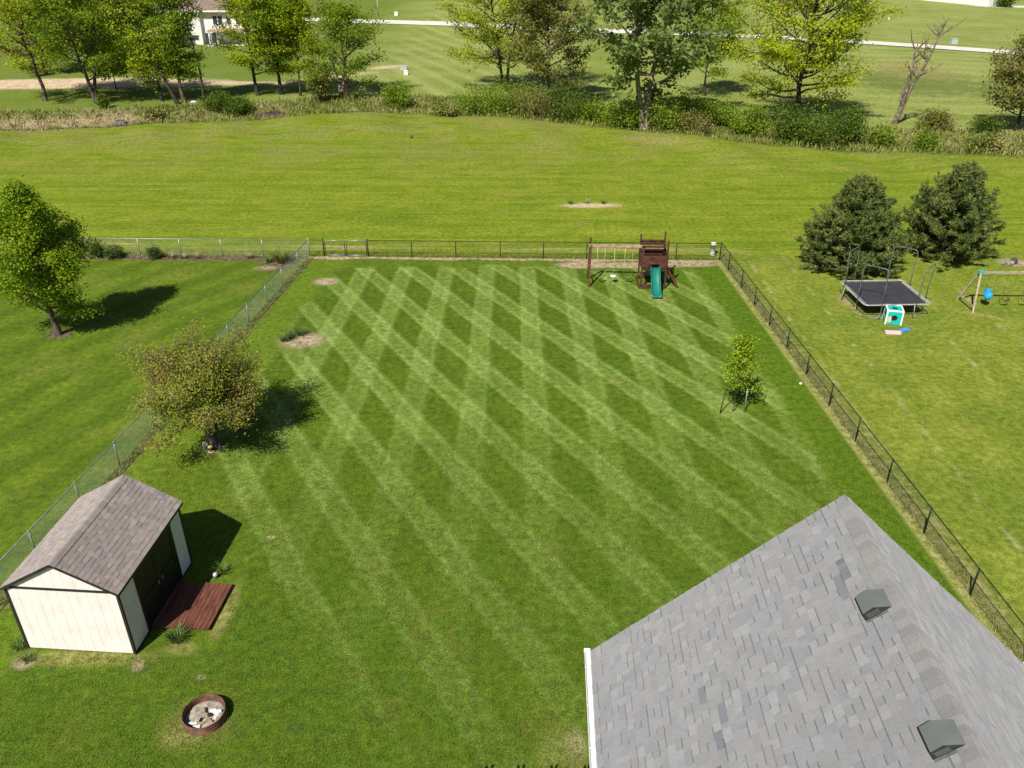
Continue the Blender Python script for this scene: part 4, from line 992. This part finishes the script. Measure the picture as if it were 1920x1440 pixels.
def make_tree(name, label, x, y, h, r, mat_leaf, mat_bark, seed, cat='tree', group=None, trunk_r=.2, base=.3, limbs=22, subs=6, per=3, k=12, leaf=.16, spread=.45, flat=.6,
              prof=None, el=(15, 60), lean=(0, 0), stems=1, leader=.94, keep=1.0, twigs=True, bare=0, aspect=.6, sub_len=.42, limb_up=.25, var=(.72, 1.12)):
    rng = np.random.default_rng(seed); z0 = float(hz(x, y)) - .03
    root = empty(name, (x, y, z0), 0, label, cat, group); BR = []; PT = []; DIR = []
    prof = prof or (lambda f: math.sin(math.pi*min(1, .18 + .82*f))**.7)
    for s_ in range(stems):
        ln = np.array([lean[0], lean[1], 0.])
        if stems > 1: a = 2*np.pi*s_/stems + .6; ln = ln + np.array([math.cos(a), math.sin(a), 0])*.16
        tk = 9; f = np.linspace(0, 1, tk)[:, None]; wob = np.cumsum(rng.normal(0, .022*h/tk*3, (tk, 3)), 0)*np.array([1, 1, .1]); wob[0] = 0
        tp_ = f*np.array([[0, 0, h*leader]]) + (f**1.2)*ln*h + wob + (np.array([[.12*math.cos(s_*2.1), .12*math.sin(s_*2.1), 0]])*trunk_r*4 if stems > 1 else 0)
        tr_ = trunk_r*(1 - .88*f[:, 0]**.85); tr_[0] *= 1.35
        BR.append((tp_, tr_)); nl = limbs//stems
        for i in range(nl):
            u = base + (1 - base)*((i + rng.uniform(.1, .9))/nl)**.85; u = min(u, .985)
            p0 = np.array([np.interp(u, f[:, 0], tp_[:, q]) for q in range(3)])
            az = i*2.39996 + rng.normal(0, .35) + s_; ff = (u - base)/(1 - base)
            L = r*prof(ff)*rng.uniform(*var); e_ = R(el[0] + (el[1]-el[0])*ff + rng.normal(0, 8))
            d0 = (math.cos(az)*math.cos(e_), math.sin(az)*math.cos(e_), math.sin(e_))
            lp = grow_limb(p0, d0, max(L, .4), 6, rng, limb_up, .16); r0 = trunk_r*(1 - .8*u)*.52
            BR.append((lp, r0*np.linspace(1, .22, 6)))
            nsub = max(2, int(subs*(.5 + .5*L/r)))
            for q in range(nsub):
                v = .28 + .72*(q + rng.random())/nsub; ps_ = lp[0] + 0; ip = v*5; i0 = int(min(4, ip)); ps_ = lp[i0]*(1-(ip-i0)) + lp[i0+1]*(ip-i0)
                dl = lp[min(5, i0+1)] - lp[i0]; dd = unit(unit(dl) + rng.normal(0, .62, 3)*np.array([1, 1, .7]))
                sp = grow_limb(ps_, dd, max(.3, L*sub_len*(1.15 - .6*v)*rng.uniform(.6, 1.2)), 4, rng, .15, .2)
                if twigs: BR.append((sp, r0*.34*np.linspace(1, .25, 4)))
                for m_ in range(per):
                    w_ = (m_ + 1)/per*3; j0 = int(min(2, w_)); PT.append(sp[j0]*(1-(w_-j0)) + sp[min(3, j0+1)]*(w_-j0))
                    if bare:
                        for _ in range(bare):
                            tw = grow_limb(PT[-1], dd + rng.normal(0, .7, 3), spread*1.5, 3, rng, .3, .2); BR.append((tw, [.012, .008, .004]))
            PT.append(lp[-1])
    link_mesh('trunk', branch_mesh('trunk', BR, 6 if trunk_r > .1 else 5), mat_bark, root)
    if k:
        PT = np.array(PT); PT = PT[rng.random(len(PT)) < keep]
        P = np.repeat(PT, k, 0) + rng.normal(0, spread, (len(PT)*k, 3))*np.array([1, 1, flat])
        P = P[P[:, 2] > .15]
        N = rng.normal(0, .75, P.shape) + np.array([0, 0, .8]) + .25*unit_rows(P - np.array([lean[0]*h*.6, lean[1]*h*.6, h*.55]))
        V, F = leaf_cards(P, N, leaf*rng.uniform(.6, 1.3, len(P)), rng, aspect)
        link_mesh('crown', np_mesh('crown', V, F), mat_leaf, root)
    return root
def unit_rows(D): return D/np.maximum(1e-6, np.linalg.norm(D, axis=1, keepdims=True))
M_bark = pmat('grey_brown_bark', (.135, .105, .080), .95, .35, 5.0, bump=.4, stretch=(1, 1, .3)); M_barkd = pmat('dark_bark', (.065, .050, .042), .95, .3, 5.0, bump=.4)
M_barkp = pmat('pale_dead_wood', (.30, .25, .20), .95, .3, 4.0, bump=.3); M_barkg = pmat('purple_grey_twig', (.115, .092, .088), .95, .25, 4.0)
L_locust = leaf_mat('locust_leaves', (.175, .235, .008), (.440, .520, .018), clump=.35); L_locy = leaf_mat('yellow_green_leaves', (.215, .275, .008), (.480, .560, .020), clump=.35)
L_green = leaf_mat('mid_green_leaves', (.095, .160, .007), (.270, .385, .018), clump=.35); L_poplar = leaf_mat('blue_green_leaves', (.080, .130, .026), (.255, .335, .088), clump=.4)
L_olive = leaf_mat('olive_leaves', (.155, .175, .024), (.310, .330, .055), alt=(.24, .195, .095), clump=.4); L_maple = leaf_mat('maple_leaves', (.100, .185, .008), (.350, .470, .020), clump=1.2)
L_bud = leaf_mat('bronze_green_leaves', (.185, .235, .024), (.430, .490, .060), alt=(.340, .235, .080), clump=.4, alt0=.62); L_sap = leaf_mat('bright_leaves', (.130, .225, .008), (.390, .500, .026), clump=1.5)
L_pine = leaf_mat('pine_needles', (.032, .064, .012), (.150, .195, .040), alt=(.180, .205, .055), clump=.9, trans=.12); L_bush = leaf_mat('bush_leaves', (.100, .175, .010), (.290, .400, .026), clump=.6)
L_bushd = leaf_mat('dark_bush_leaves', (.050, .096, .008), (.165, .245, .024), clump=.6); L_iris = leaf_mat('iris_blades', (.065, .120, .022), (.170, .250, .065), clump=2.0); L_dry = leaf_mat('dry_blades', (.22, .185, .095), (.42, .355, .20), clump=.5, trans=.15)
L_tall = leaf_mat('tall_grass', (.085, .125, .014), (.220, .260, .035), alt=(.27, .245, .085), clump=.22, trans=.2); L_yew = leaf_mat('evergreen_shrub', (.022, .050, .010), (.080, .125, .024), clump=2.0, trans=.1)

# trees in and beside the yard
egg = lambda f: max(.12, (1 - (max(0, f - .12)/.88)**1.7)) * min(1, .62 + f*2.6)
make_tree('maple_tree', 'dense rounded green maple on the left lawn casting a long shadow', -25.55, 41.85, 8.6, 3.3, L_maple, M_bark, 4, var=(.66, 1.15), trunk_r=.17, base=.13, limbs=66, subs=9, per=4, k=34, leaf=.070, spread=.27, flat=.7, prof=egg, el=(18, 62), sub_len=.36)
make_tree('small_yard_tree', 'wide low yard tree with bronze and olive leaves beside the silver fence', -13.06, 30.35, 4.05, 3.0, L_bud, M_barkg, 9, trunk_r=.15, base=.32, limbs=54, subs=10, per=4, k=26, leaf=.047, spread=.25, flat=.6,
          prof=lambda f: .95 if f < .75 else .8, el=(24, 52), stems=3, leader=.72, bare=1, sub_len=.45, lean=(-.05, .02), limb_up=.1, var=(.75, 1.08))
make_tree('sapling', 'thin staked sapling with bright leaves standing in the striped lawn', 10.43, 33.37, 3.8, 1.02, L_sap, M_bark, 3, var=(.5, 1.25), trunk_r=.032, base=.26, limbs=26, subs=6, per=3, k=6, leaf=.07, spread=.15, flat=.9, prof=lambda f: (1.05 - .55*f), el=(32, 60), sub_len=.4)
for x, y, tx, ty, lab in ((9.80, 33.2, .12, .0, 'dark leaning stake on the uphill side of the staked sapling'), (11.0, 33.35, -.03, 0, 'pale upright stake supporting the bright sapling')):
    r_ = empty('tree_stake', (x, y, 0), 0, lab, 'stake', 'stakes either side of the sapling')
    MB().tube([(0,0,-.03), (tx, ty, 1.25)], .028, 8).build('stake_rod', M_barkd if tx > 0 else M_galv, r_, True); MB().tube([(tx, ty, 1.2), (10.43-x, 33.37-y, 1.3)], .008, 5).build('tie_strap', M_black, r_)
def make_pine(label, x, y, h, r, seed):
    rng = np.random.default_rng(seed); root = empty('pine_tree', (x, y, -.03), 0, label, 'pine tree', 'pair of pines behind the trampoline'); BR = []; P = []; D = []
    BR.append((np.stack([np.zeros(8), np.zeros(8), np.linspace(0, h*.97, 8)], 1) + np.cumsum(rng.normal(0, .02, (8, 3)), 0), np.linspace(.16, .02, 8)))
    for i in range(250):
        u = rng.uniform(.005, .96)**1.15; az = i*2.39996 + rng.normal(0, .3); pr_ = max(.10, (1 - u)**.80) * (.86 + .14*min(1, u*6)) * (1 + .16*math.sin(3*az + seed) + .10*math.sin(7*az + 3*u*6))
        L = r*pr_*rng.uniform(.8, 1.08); e_ = R(2 + 40*u + rng.normal(0, 7)); d0 = np.array([math.cos(az)*math.cos(e_), math.sin(az)*math.cos(e_), math.sin(e_)])
        lp = grow_limb((0, 0, u*h*.9 + .05), d0, L, 6, rng, .3, .08); BR.append((lp, .035*(1.1 - u)*np.linspace(1, .25, 6)))
        for q in range(int(5 + 10*L/r)):
            v = rng.uniform(.30, 1.0); ip = v*5; i0 = int(min(4, ip)); ps_ = lp[i0]*(1-(ip-i0)) + lp[i0+1]*(ip-i0); dd = unit(unit(lp[i0+1]-lp[i0]) + rng.normal(0, .65, 3)*np.array([1, 1, .5]) + np.array([0, 0, .25]))
            l2 = rng.uniform(.25, .6); tip = ps_ + dd*l2; BR.append((np.array([ps_, tip]), [.010, .006]))
            for w_ in (.35, .7, 1.0): P.append(ps_ + dd*l2*w_); D.append(unit(dd + np.array([0, 0, .5])))
    link_mesh('trunk', branch_mesh('trunk', BR, 5), M_barkd, root)
    P = np.array(P); D = np.array(D); kk_ = 10; P = np.repeat(P, kk_, 0); D = np.repeat(D, kk_, 0)
    N = unit_rows(D*.55 + rng.normal(0, .55, P.shape)); ln = rng.uniform(.14, .25, (len(P), 1)); A, B = frames(N); th = rng.uniform(0, 6.28, (len(P), 1)); W = (A*np.cos(th) + B*np.sin(th))*.028
    P = P + rng.normal(0, .03, P.shape); V = np.stack([P - W, P + W, P + N*ln + W*.3, P + N*ln - W*.3], 1).reshape(-1, 3)
    V[:, 2] = np.maximum(V[:, 2], .04)
    link_mesh('crown', np_mesh('crown', V, np.arange(len(V)).reshape(-1, 4)), L_pine, root)
make_pine('broad dark pine close behind the trampoline corner', 22.35, 51.9, 6.5, 3.85, 2)
make_pine('dark pine with ragged top farther from the black fence', 30.1, 54.4, 6.7, 3.8, 7)

# far trees along and beyond the creek
GT = 'tall trees along the creek'
def far(label, x, y, h, r, lm, bark, seed, **kw):
    a = dict(trunk_r=.26, base=.28, limbs=26, subs=8, per=3, k=19, leaf=.15, spread=.62, flat=.36, el=(4, 58), group=GT); a.update(kw); a['limbs'] = int(a['limbs']*1.6); a['base'] *= .72; r *= 1.12 if h > 17.9 else 1.32
    return make_tree('tree', label, x, y, h, r, lm, bark, seed, **a)
far('leaning yellow-green tree standing beside the bare clay track', -61.8, 113.3, 16, 5.6, L_locust, M_bark, 21, lean=(-.12, .0), base=.30, limbs=30)
far('dark green tree with two trunks forking from its base by the clay track', -54.2, 111.6, 15.5, 4.9, L_green, M_bark, 22, stems=2, base=.26, limbs=34)
far('thin young tree at the edge of the clay track', -55.4, 120.7, 7.5, 1.7, L_green, M_barkd, 23, trunk_r=.09, limbs=14, base=.35)
far('small round yellow-green tree between the two-trunked trees', -46.4, 113.3, 7.5, 3.1, L_locust, M_barkd, 24, trunk_r=.16, base=.34, limbs=18)
far('tall dark green tree with a slim crown beside the bare-limbed leaning tree', -43.1, 112.6, 17, 2.6, L_green, M_bark, 25, base=.24, limbs=36)
far('leaning tree with mostly bare upper limbs crossing the white house', -43.6, 111.4, 16, 3.6, L_locust, M_barkd, 26, lean=(-.42, .05), base=.45, keep=.30, limbs=16)
far('slim almost leafless tall tree in front of the white house', -40.1, 111.4, 18, 1.6, L_locust, M_barkd, 27, trunk_r=.17, base=.42, limbs=12, keep=.12, el=(45, 70), subs=3)
far('full yellow-green tree to the side of the far white house porch', -34.7, 117.3, 15.5, 3.2, L_locust, M_barkd, 28, base=.24)
far('narrow dark green tree close to the full yellow-green one', -31.7, 118.1, 15.8, 3.1, L_green, M_barkd, 29, base=.24, limbs=28)
far('slender pale green tree beside the yellow streambank bush', -28.9, 117.3, 13, 2.6, L_locust, M_barkd, 30, trunk_r=.17, base=.34, keep=.7)
far('green tree topped with dead bare limbs near the utility boxes', -22.3, 116.5, 11.0, 4.2, L_green, M_bark, 31, base=.16, limbs=24, keep=.85)
far('pale dead limbs rising behind the green tree near the utility boxes', -23.4, 117.8, 15.0, 2.4, L_locust, M_barkp, 32, stems=2, base=.5, limbs=12, keep=.04, el=(45, 70), trunk_r=.2)
far('large spreading yellow-green tree with dark twin trunks on the far bank', -1.0, 121.6, 17.5, 7.0, L_locust, M_barkd, 33, stems=2, base=.22, limbs=46, k=26)
far('twiggy olive tree with thin grey-brown crown over the thicket', 4.6, 110.5, 17.5, 5.2, L_olive, M_barkg, 34, base=.18, limbs=40, keep=.9, bare=1, spread=.42, leaf=.16)
far('big blue-green poplar with thick pale forked trunk at the field edge', 15.3, 98.1, 20, 6.4, L_poplar, M_barkp, 35, trunk_r=.42, stems=2, base=.34, limbs=36, leaf=.26, spread=.55, flat=.75, k=13, el=(5, 55), aspect=.7)
far('slim green tree behind the blue-green poplar', 26.6, 118.5, 14.5, 3.4, L_green, M_barkd, 36, trunk_r=.16, base=.22, keep=.75)
far('wide bright yellow tree with long low limbs over the dark thicket', 33.0, 99.0, 18.5, 7.8, L_locy, M_barkd, 37, trunk_r=.34, base=.20, limbs=44, keep=1.0, el=(-2, 52), k=26)
far('olive-leaved tree standing past the dead tree on the bank', 57.0, 95.3, 9.0, 3.4, L_olive, M_barkd, 38, trunk_r=.2, base=.2, limbs=22)
far('grey-green tree behind the clay track beside the leaning tree', -73, 136, 15, 5.2, L_olive, M_barkg, 39, base=.18, limbs=30, leaf=.26)
far('dark evergreen-looking tree behind the leaning tree', -66, 140, 12, 4.0, L_green, M_barkd, 40, base=.12, limbs=30, leaf=.26)
far('round green tree at the corner of the far white house', -70, 166, 11, 3.6, L_green, M_barkd, 41, base=.12, limbs=24, leaf=.3, spread=.6)
far('yellow-green tree on the slope past the far white house', -41, 160, 9, 3.2, L_locust, M_barkd, 42, base=.2, limbs=18, leaf=.3, spread=.6)
# the dead tree
rng = np.random.default_rng(77); root = empty('dead_tree', (44.8, 99.0, float(hz(44.8, 99.0)) - .05), 0, 'bare grey dead tree forking above the dry bank', 'dead tree'); BR = []
main = np.array([[0,0,0],[.3,0,1.4],[.6,0,2.4],[1.2,.2,4.3],[2.0,.3,6.0],[2.6,.3,7.7],[3.0,.2,9.6],[3.3,.1,11.2]]); BR.append((main, [.34,.28,.24,.19,.15,.11,.07,.03]))
sec = np.array([[.4,0,1.7],[.4,-.2,3.0],[.55,-.3,4.5],[.7,-.2,6.1],[.5,-.1,7.6],[.7,0,8.8]]); BR.append((sec, [.26,.22,.18,.13,.08,.04])); BR.append((np.array([[.5,0,1.6],[.2,.2,3.0],[.35,.3,4.4],[.6,.3,5.4]]), [.2,.15,.09,.04]))
for src, n_ in ((main, 14), (sec, 9)):
    for i in range(n_):
        f = rng.uniform(.4, 1)*(len(src)-1.001); i0 = int(f); p0 = src[i0]*(1-(f-i0)) + src[i0+1]*(f-i0); lp = grow_limb(p0, rng.normal(0, 1, 3)*[1, .6, .3] + [.3, 0, .8], rng.uniform(1.0, 3.4), 5, rng, .3, .22); BR.append((lp, np.linspace(.09, .02, 5)))
        for _ in range(2): BR.append((grow_limb(lp[rng.integers(1, 4)], rng.normal(0, 1, 3) + [0, 0, .8], rng.uniform(.5, 1.3), 4, rng, .2, .25), np.linspace(.035, .01, 4)))
link_mesh('trunk', branch_mesh('trunk', BR, 7), pmat('grey_dead_wood', (.21, .165, .125), .95, .35, 3.0, bump=.3), root)

# shrubs and thickets
def bush(name, label, x, y, h, r, lm, seed, n=900, leaf=.14, cat='bush', group=None, stems=7, bark=None, flat=.8):
    rng = np.random.default_rng(seed); root = empty(name, (x, y, float(hz(x, y)) - .03), 0, label, cat, group); BR = []
    cl = []
    for i in range(stems*3):
        a = rng.uniform(0, 6.28); q = rng.uniform(.1, .95)**.6; top = np.array([math.cos(a)*r*q, math.sin(a)*r*q, h*(1 - .55*q*q)*rng.uniform(.6, 1.0)])
        lp = np.array([[top[0]*.15, top[1]*.15, 0], top*[.55, .55, .5], top]); BR.append((lp, np.array([.045, .03, .012])*min(1, h/2.5))); cl.append(top); cl.append(top*[.75, .75, .55])
    cl = np.array(cl); idx = rng.integers(0, len(cl), n); P = cl[idx] + rng.normal(0, 1, (n, 3))*np.array([r*.22, r*.22, h*.13]); P[:, 2] = np.abs(P[:, 2]) + .04
    V, F = leaf_cards(P, rng.normal(0, .7, P.shape) + [0, 0, .7], leaf*rng.uniform(.6, 1.3, n), rng); V[:, 2] = np.maximum(V[:, 2], .02)
    link_mesh('stems', branch_mesh('stems', BR, 4), bark or M_barkd, root); link_mesh('foliage', np_mesh('foliage', V, F), lm, root); return root
GB = 'bushes in the thicket along the creek'
bl = [(-8.0, 103.9, 1.6, 1.6, L_tall, 'low yellowish bush where the thicket begins on the field edge'), (-4.2, 107.0, 3.2, 2.4, L_bush, 'bright green bush at the open end of the thicket'), (-.6, 106.8, 3.6, 2.4, L_bush, 'bright green bush between the open thicket end and the twiggy olive tree'),
      (2.6, 105.2, 4.6, 2.6, L_olive, 'grey-brown twiggy bush under the olive tree'), (6.6, 103.6, 4.4, 2.8, L_bushd, 'dark green bush beside the twiggy olive tree'), (10.0, 103.8, 3.0, 2.2, L_bush, 'mid-green bush before the poplar trunk'),
      (13.0, 97.6, 3.0, 2.0, L_bush, 'leafy bush leaning on the thick poplar trunk'), (17.6, 97.0, 3.2, 2.2, L_bush, 'leafy bush on the far side of the thick poplar trunk'), (20.8, 99.2, 3.6, 2.4, L_bush, 'round green bush past the poplar at the field edge'),
      (20.2, 95.6, 2.2, 1.8, L_olive, 'brown-green bush at the field edge past the poplar'), (24.0, 99.5, 3.0, 2.2, L_bush, 'green bush in the shade of the slim tree'), (27.2, 96.5, 2.6, 2.2, L_bush, 'loose green bush between the poplar and the yellow tree'),
      (30.2, 92.2, 3.2, 2.4, L_bushd, 'dark bush at the near foot of the yellow tree'), (33.2, 90.8, 3.6, 2.8, L_bushd, 'largest dark bush beneath the yellow tree'), (36.4, 92.2, 3.0, 2.2, L_bushd, 'dark bush at the far foot of the yellow tree'),
      (40.2, 91.0, 2.4, 1.6, L_bush, 'upright green bush between the yellow tree and the dead tree'), (43.8, 88.8, 2.2, 1.5, L_bush, 'green bush below the dead tree at the field edge'), (48.0, 96.0, 1.8, 1.8, L_olive, 'brown-green scrub beside the dead tree base'),
      (49.6, 88.0, 2.0, 1.7, L_tall, 'pale scrub on the dry bank past the dead tree'), (52.8, 93.8, 1.8, 1.6, L_bushd, 'dark scrub under the olive-leaved tree'), (54.6, 85.4, 2.4, 1.8, L_bush, 'green bush at the field edge below the olive-leaved tree'), (58.5, 86.2, 2.4, 2.0, L_bush, 'last green bush on the bank past the olive-leaved tree'),
      (-25.6, 114.5, 3.8, 1.7, L_tall, 'upright yellow bush on the bank before the dead-limbed tree'), (-15.0, 113.5, 2.6, 2.0, L_bush, 'light green bush alone on the open bank'), (-37.6, 109.0, 1.9, 1.7, L_bushd, 'dark bush at the foot of the almost leafless tree'), (-35.0, 108.4, 1.7, 1.8, L_bushd, 'low dark bush beside the eroded bank'),
      (-52.0, 108.6, 1.6, .6, L_bushd, 'small dark upright shrub in the dry grass'), (-44.2, 105.0, 1.4, 1.2, L_tall, 'yellow-green shrub in the dry creek strip')]
for i, (x, y, h_, r_, lm, lab) in enumerate(bl): bush('bush', lab, x, y, h_*(1.0 + .35*((i*7) % 5)/4 if -9 < x < 46 else 1.1), r_*(.95 + .25*((i*3) % 4)/3 if -9 < x < 46 else 1.1), lm, 100+i, n=2600 if r_ > 1.6 else 1300, leaf=.13, group=GB, stems=9)
bush('bush', 'round dark bush at the corner of the far long white house', 144.5, 264.5, 4.2, 2.8, L_bushd, 140, n=1600, leaf=.3)
for i, (x, y, h_, r_, lab) in enumerate(((-28.75, 54.3, 1.25, .55, 'tallest dark evergreen shrub in the mulch bed by the silver fence'), (-27.5, 54.1, 1.05, .62, 'wide dark evergreen shrub beside the tallest one in the mulch bed'), (-24.75, 54.05, .85, .5, 'lone dark evergreen shrub in the middle of the mulch bed'))):
    bush('evergreen_shrub', lab, x, y, h_, r_, L_yew, 160+i, n=1500, leaf=.05, cat='shrub', group='evergreen shrubs in the mulch bed', stems=9)
def blades(P, D, ln, wd):
    """tapering grass blades bending over: 2 quads each -> V, F"""
    n = len(P); side = np.cross(D, [0, 0, 1.]); side /= np.maximum(1e-6, np.linalg.norm(side, axis=1, keepdims=True)); wv = side*wd.reshape(-1, 1)
    up = np.array([[0, 0, 1.]]); mid = P + (up*.62 + D*.22)*ln.reshape(-1, 1); tip = P + (up*.86 + D*.62)*ln.reshape(-1, 1)
    V = np.stack([P - wv, P + wv, mid + wv*.8, mid - wv*.8, tip + wv*.15, tip - wv*.15], 1).reshape(-1, 3); b_ = np.arange(n)[:, None]*6
    return V, np.concatenate([b_ + [0, 1, 2, 3], b_ + [3, 2, 4, 5]])
def tuft(name, label, x, y, r, h, n, mat, seed, cat='plant', group=None, wd=.014):
    rng = np.random.default_rng(seed); root = empty(name, (x, y, .0), 0, label, cat, group); a = rng.uniform(0, 6.28, n); q = rng.uniform(0, 1, n)**.6*r
    P = np.stack([np.cos(a)*q*.55, np.sin(a)*q*.55, np.full(n, .008)], 1); D = np.stack([np.cos(a), np.sin(a), 0*a], 1) + rng.normal(0, .45, (n, 3))*[1, 1, 0]
    V, F = blades(P, D, h*rng.uniform(.55, 1.15, n), np.full(n, wd)); link_mesh('leaf_blades', np_mesh('leaf_blades', V, F), mat, root)
    V, F = blades(P[:n//6], D[:n//6]*.6, h*rng.uniform(.3, .6, n//6), np.full(n//6, wd*.8)); link_mesh('withered_blades', np_mesh('withered_blades', V, F), L_dry, root)
tuft('daylily_clump', 'spiky green daylily clump at the near end of the shed deck', -10.75, 19.12, .42, .40, 110, L_iris, 1)
tuft('daylily_clump', 'small spiky clump beside the purple glass ball', -10.22, 22.25, .28, .4, 40, L_iris, 2)
tuft('daylily_clump', 'small leafy clump at the outer front corner of the shed', -15.62, 18.75, .24, .32, 40, L_iris, 3); tuft('daylily_clump', 'grey-green clump in the bare spot before the shed front wall', -15.1, 18.25, .26, .26, 45, L_iris, 4)
for i, (x, y) in enumerate(((-12.3, 41.4), (-11.85, 41.75), (-12.6, 41.0))): tuft('daylily_clump', ('middle iris clump in the bare round bed near the side fence', 'iris clump on the back-fence side of the bare round bed', 'iris clump on the side-fence side of the bare round bed')[i], x, y, .42, .5, 90, L_iris, 10+i, group='iris clumps in the round bed')
tuft('ornamental_grass', 'tall tan-green grass clump at the silver fence corner bed', -15.75, 53.2, .6, .95, 200, L_tall, 20, wd=.02); tuft('ornamental_grass', 'low green clump beside the tall grass at the fence corner', -16.6, 53.3, .4, .5, 80, L_iris, 21)
for i, (x, lab) in enumerate(((-23.6, 'small dry tuft next to the lone evergreen in the mulch bed'), (-22.75, 'middle one of three small dry tufts in the mulch bed'), (-21.9, 'third small dry tuft along the mulch bed'), (-18.2, 'brown dry tuft alone toward the fence corner in the mulch bed'))): tuft('dry_tuft', lab, x, 54.05, .35, .42, 60, L_dry, 30+i, wd=.018)
for i, (x, y) in enumerate(((4.9, 66.9), (6.2, 67.1), (7.6, 67.0))): tuft('weed_clump', ('green weedy clump at the end of the bare strip facing the gate', 'dry tan weeds in the middle of the bare field strip', 'green weedy clump at the end of the bare strip facing the pines')[i], x, y, .35, .4, 45, L_iris if i != 1 else L_dry, 40+i, group='weeds on the bare strip')

# tall grass on the creek banks (nobody could count it)
rng = np.random.default_rng(5); n = 46000
gx = rng.uniform(-78, 72, n); gd = rng.uniform(-.4, 12.5, n); gy = edge_y(gx) + gd
dry = ((np.sin(gx*.35 + 1) + np.sin(gy*.9 + gx*.13) + rng.normal(0, .5, n) > 1.0) & (gx < -6)) | ((gx < -44) & (gd > 2.5) & (gd < 9)) | ((gx > 44) & (gd > 4) & (rng.random(n) < .5))
for nm, sel, mt, hh in (('dry_bank_grass', dry, L_dry, .42), ('green_bank_grass', ~dry, L_tall, .62)):
    q = np.nonzero(sel)[0]; m_ = len(q); P = np.stack([gx[q], gy[q], hz(gx[q], gy[q]) - .02], 1); a = rng.uniform(0, 6.28, m_); D = np.stack([np.cos(a), np.sin(a), 0*a], 1)
    V, F = blades(P, D, hh*rng.uniform(.25, 1.4, m_)*np.clip((gd[q]+.5)/3, .2, 1)*(.55 + .6*np.sin(gx[q]*.9 + gy[q]*.7)**2), rng.uniform(.02, .055, m_)); o = link_mesh(nm, np_mesh(nm, V, F), mt); tag(o, kind='stuff')
# unmown fringe under the fences
n = 15000; f = rng.random(n); sel = rng.integers(0, 4, n); yy = 10 + f*43.7; xx = -14 + f*28.4
px = np.where(sel == 0, xl(yy) + rng.normal(.12, .16, n), np.where(sel == 1, xr(yy) + np.abs(rng.normal(.1, .3, n)) - .12, np.where(sel == 2, xx, -37 + f*22.7))); py = np.where(sel <= 1, yy, np.where(sel == 2, yb(xx) + rng.normal(.12, .14, n), 54.75 - (f - .5)*.5 + rng.normal(.05, .16, n)))
P = np.stack([px, py, np.full(n, .006)], 1); a = rng.uniform(0, 6.28, n); D = np.stack([np.cos(a), np.sin(a), 0*a], 1); drym = rng.random(n) < .45
for nm, q, mt in (('fence_fringe_dry_grass', drym, L_dry), ('fence_fringe_grass', ~drym, L_tall)):
    m_ = int(q.sum()); V, F = blades(P[q], D[q], rng.uniform(.06, .22, m_), np.full(m_, .008)); tag(link_mesh(nm, np_mesh(nm, V, F), mt), kind='stuff')
# eroded bank, pale rocks by the creek
rock('white boulder at the foot of the two-trunked tree by the creek', (-41.3, 110.9, float(hz(-41.3, 110.9)) + .2), (.5, .4, .34), .2, pmat('white_rock', (.66,.63,.60), .9, .15, 2.0), 12, 'boulder', 'boulder')
rock('fallen grey root ball lying at the field edge in the dry grass', (-46.2, 99.4, float(hz(-46.2, 99.4)) + .3), (1.0, .7, .5), .2, pmat('root_grey', (.17,.14,.115), .95, .35, 3.0, bump=.4), 13, 'root_ball', 'root ball')
rock('dark eroded earth bank face beside the low dark bush', (-29.8, 105.6, float(hz(-29.8, 105.6)) + .15), (2.6, .8, .75), .12, pmat('eroded_earth', (.075,.048,.045), .95, .4, 1.5, bump=.5), 14, 'earth_bank', 'bank')
# blades standing in the lawn by the house and shed
n = 150000; gy = 13.6 + 17.0*rng.random(n)**1.5; gx = rng.uniform(-15.5, 15.0, n)
ok = (gx > xl(gy) + .5) & (gx < xr(gy) - .4) & ~((gx > 1.6) & (gy < 13.6)) & ~((gx < -9.4) & (gx > -15.6) & (gy > 18.4) & (gy < 23.2)) & (np.hypot(gx + 8.87, gy - 16.1) > .63)
gx, gy = gx[ok], gy[ok]; m_ = len(gx); P = np.stack([gx, gy, np.full(m_, .006)], 1); a = rng.uniform(0, 6.28, m_); D = np.stack([np.cos(a), np.sin(a), 0*a], 1)
cl_ = .5 + .5*np.sin(gx*2.3 + np.sin(gy*1.7))*np.sin(gy*2.9 + gx)
V, F = blades(P, D*1.3, (.03 + .045*rng.random(m_))*(.7 + .6*cl_), np.full(m_, .0065)); tag(link_mesh('lawn_grass', np_mesh('lawn_grass', V, F), leaf_mat('lawn_blades', (.066, .118, .008), (.170, .240, .018), alt=(.200, .205, .050), clump=1.3, trans=.3, alt0=.85)), kind='stuff')
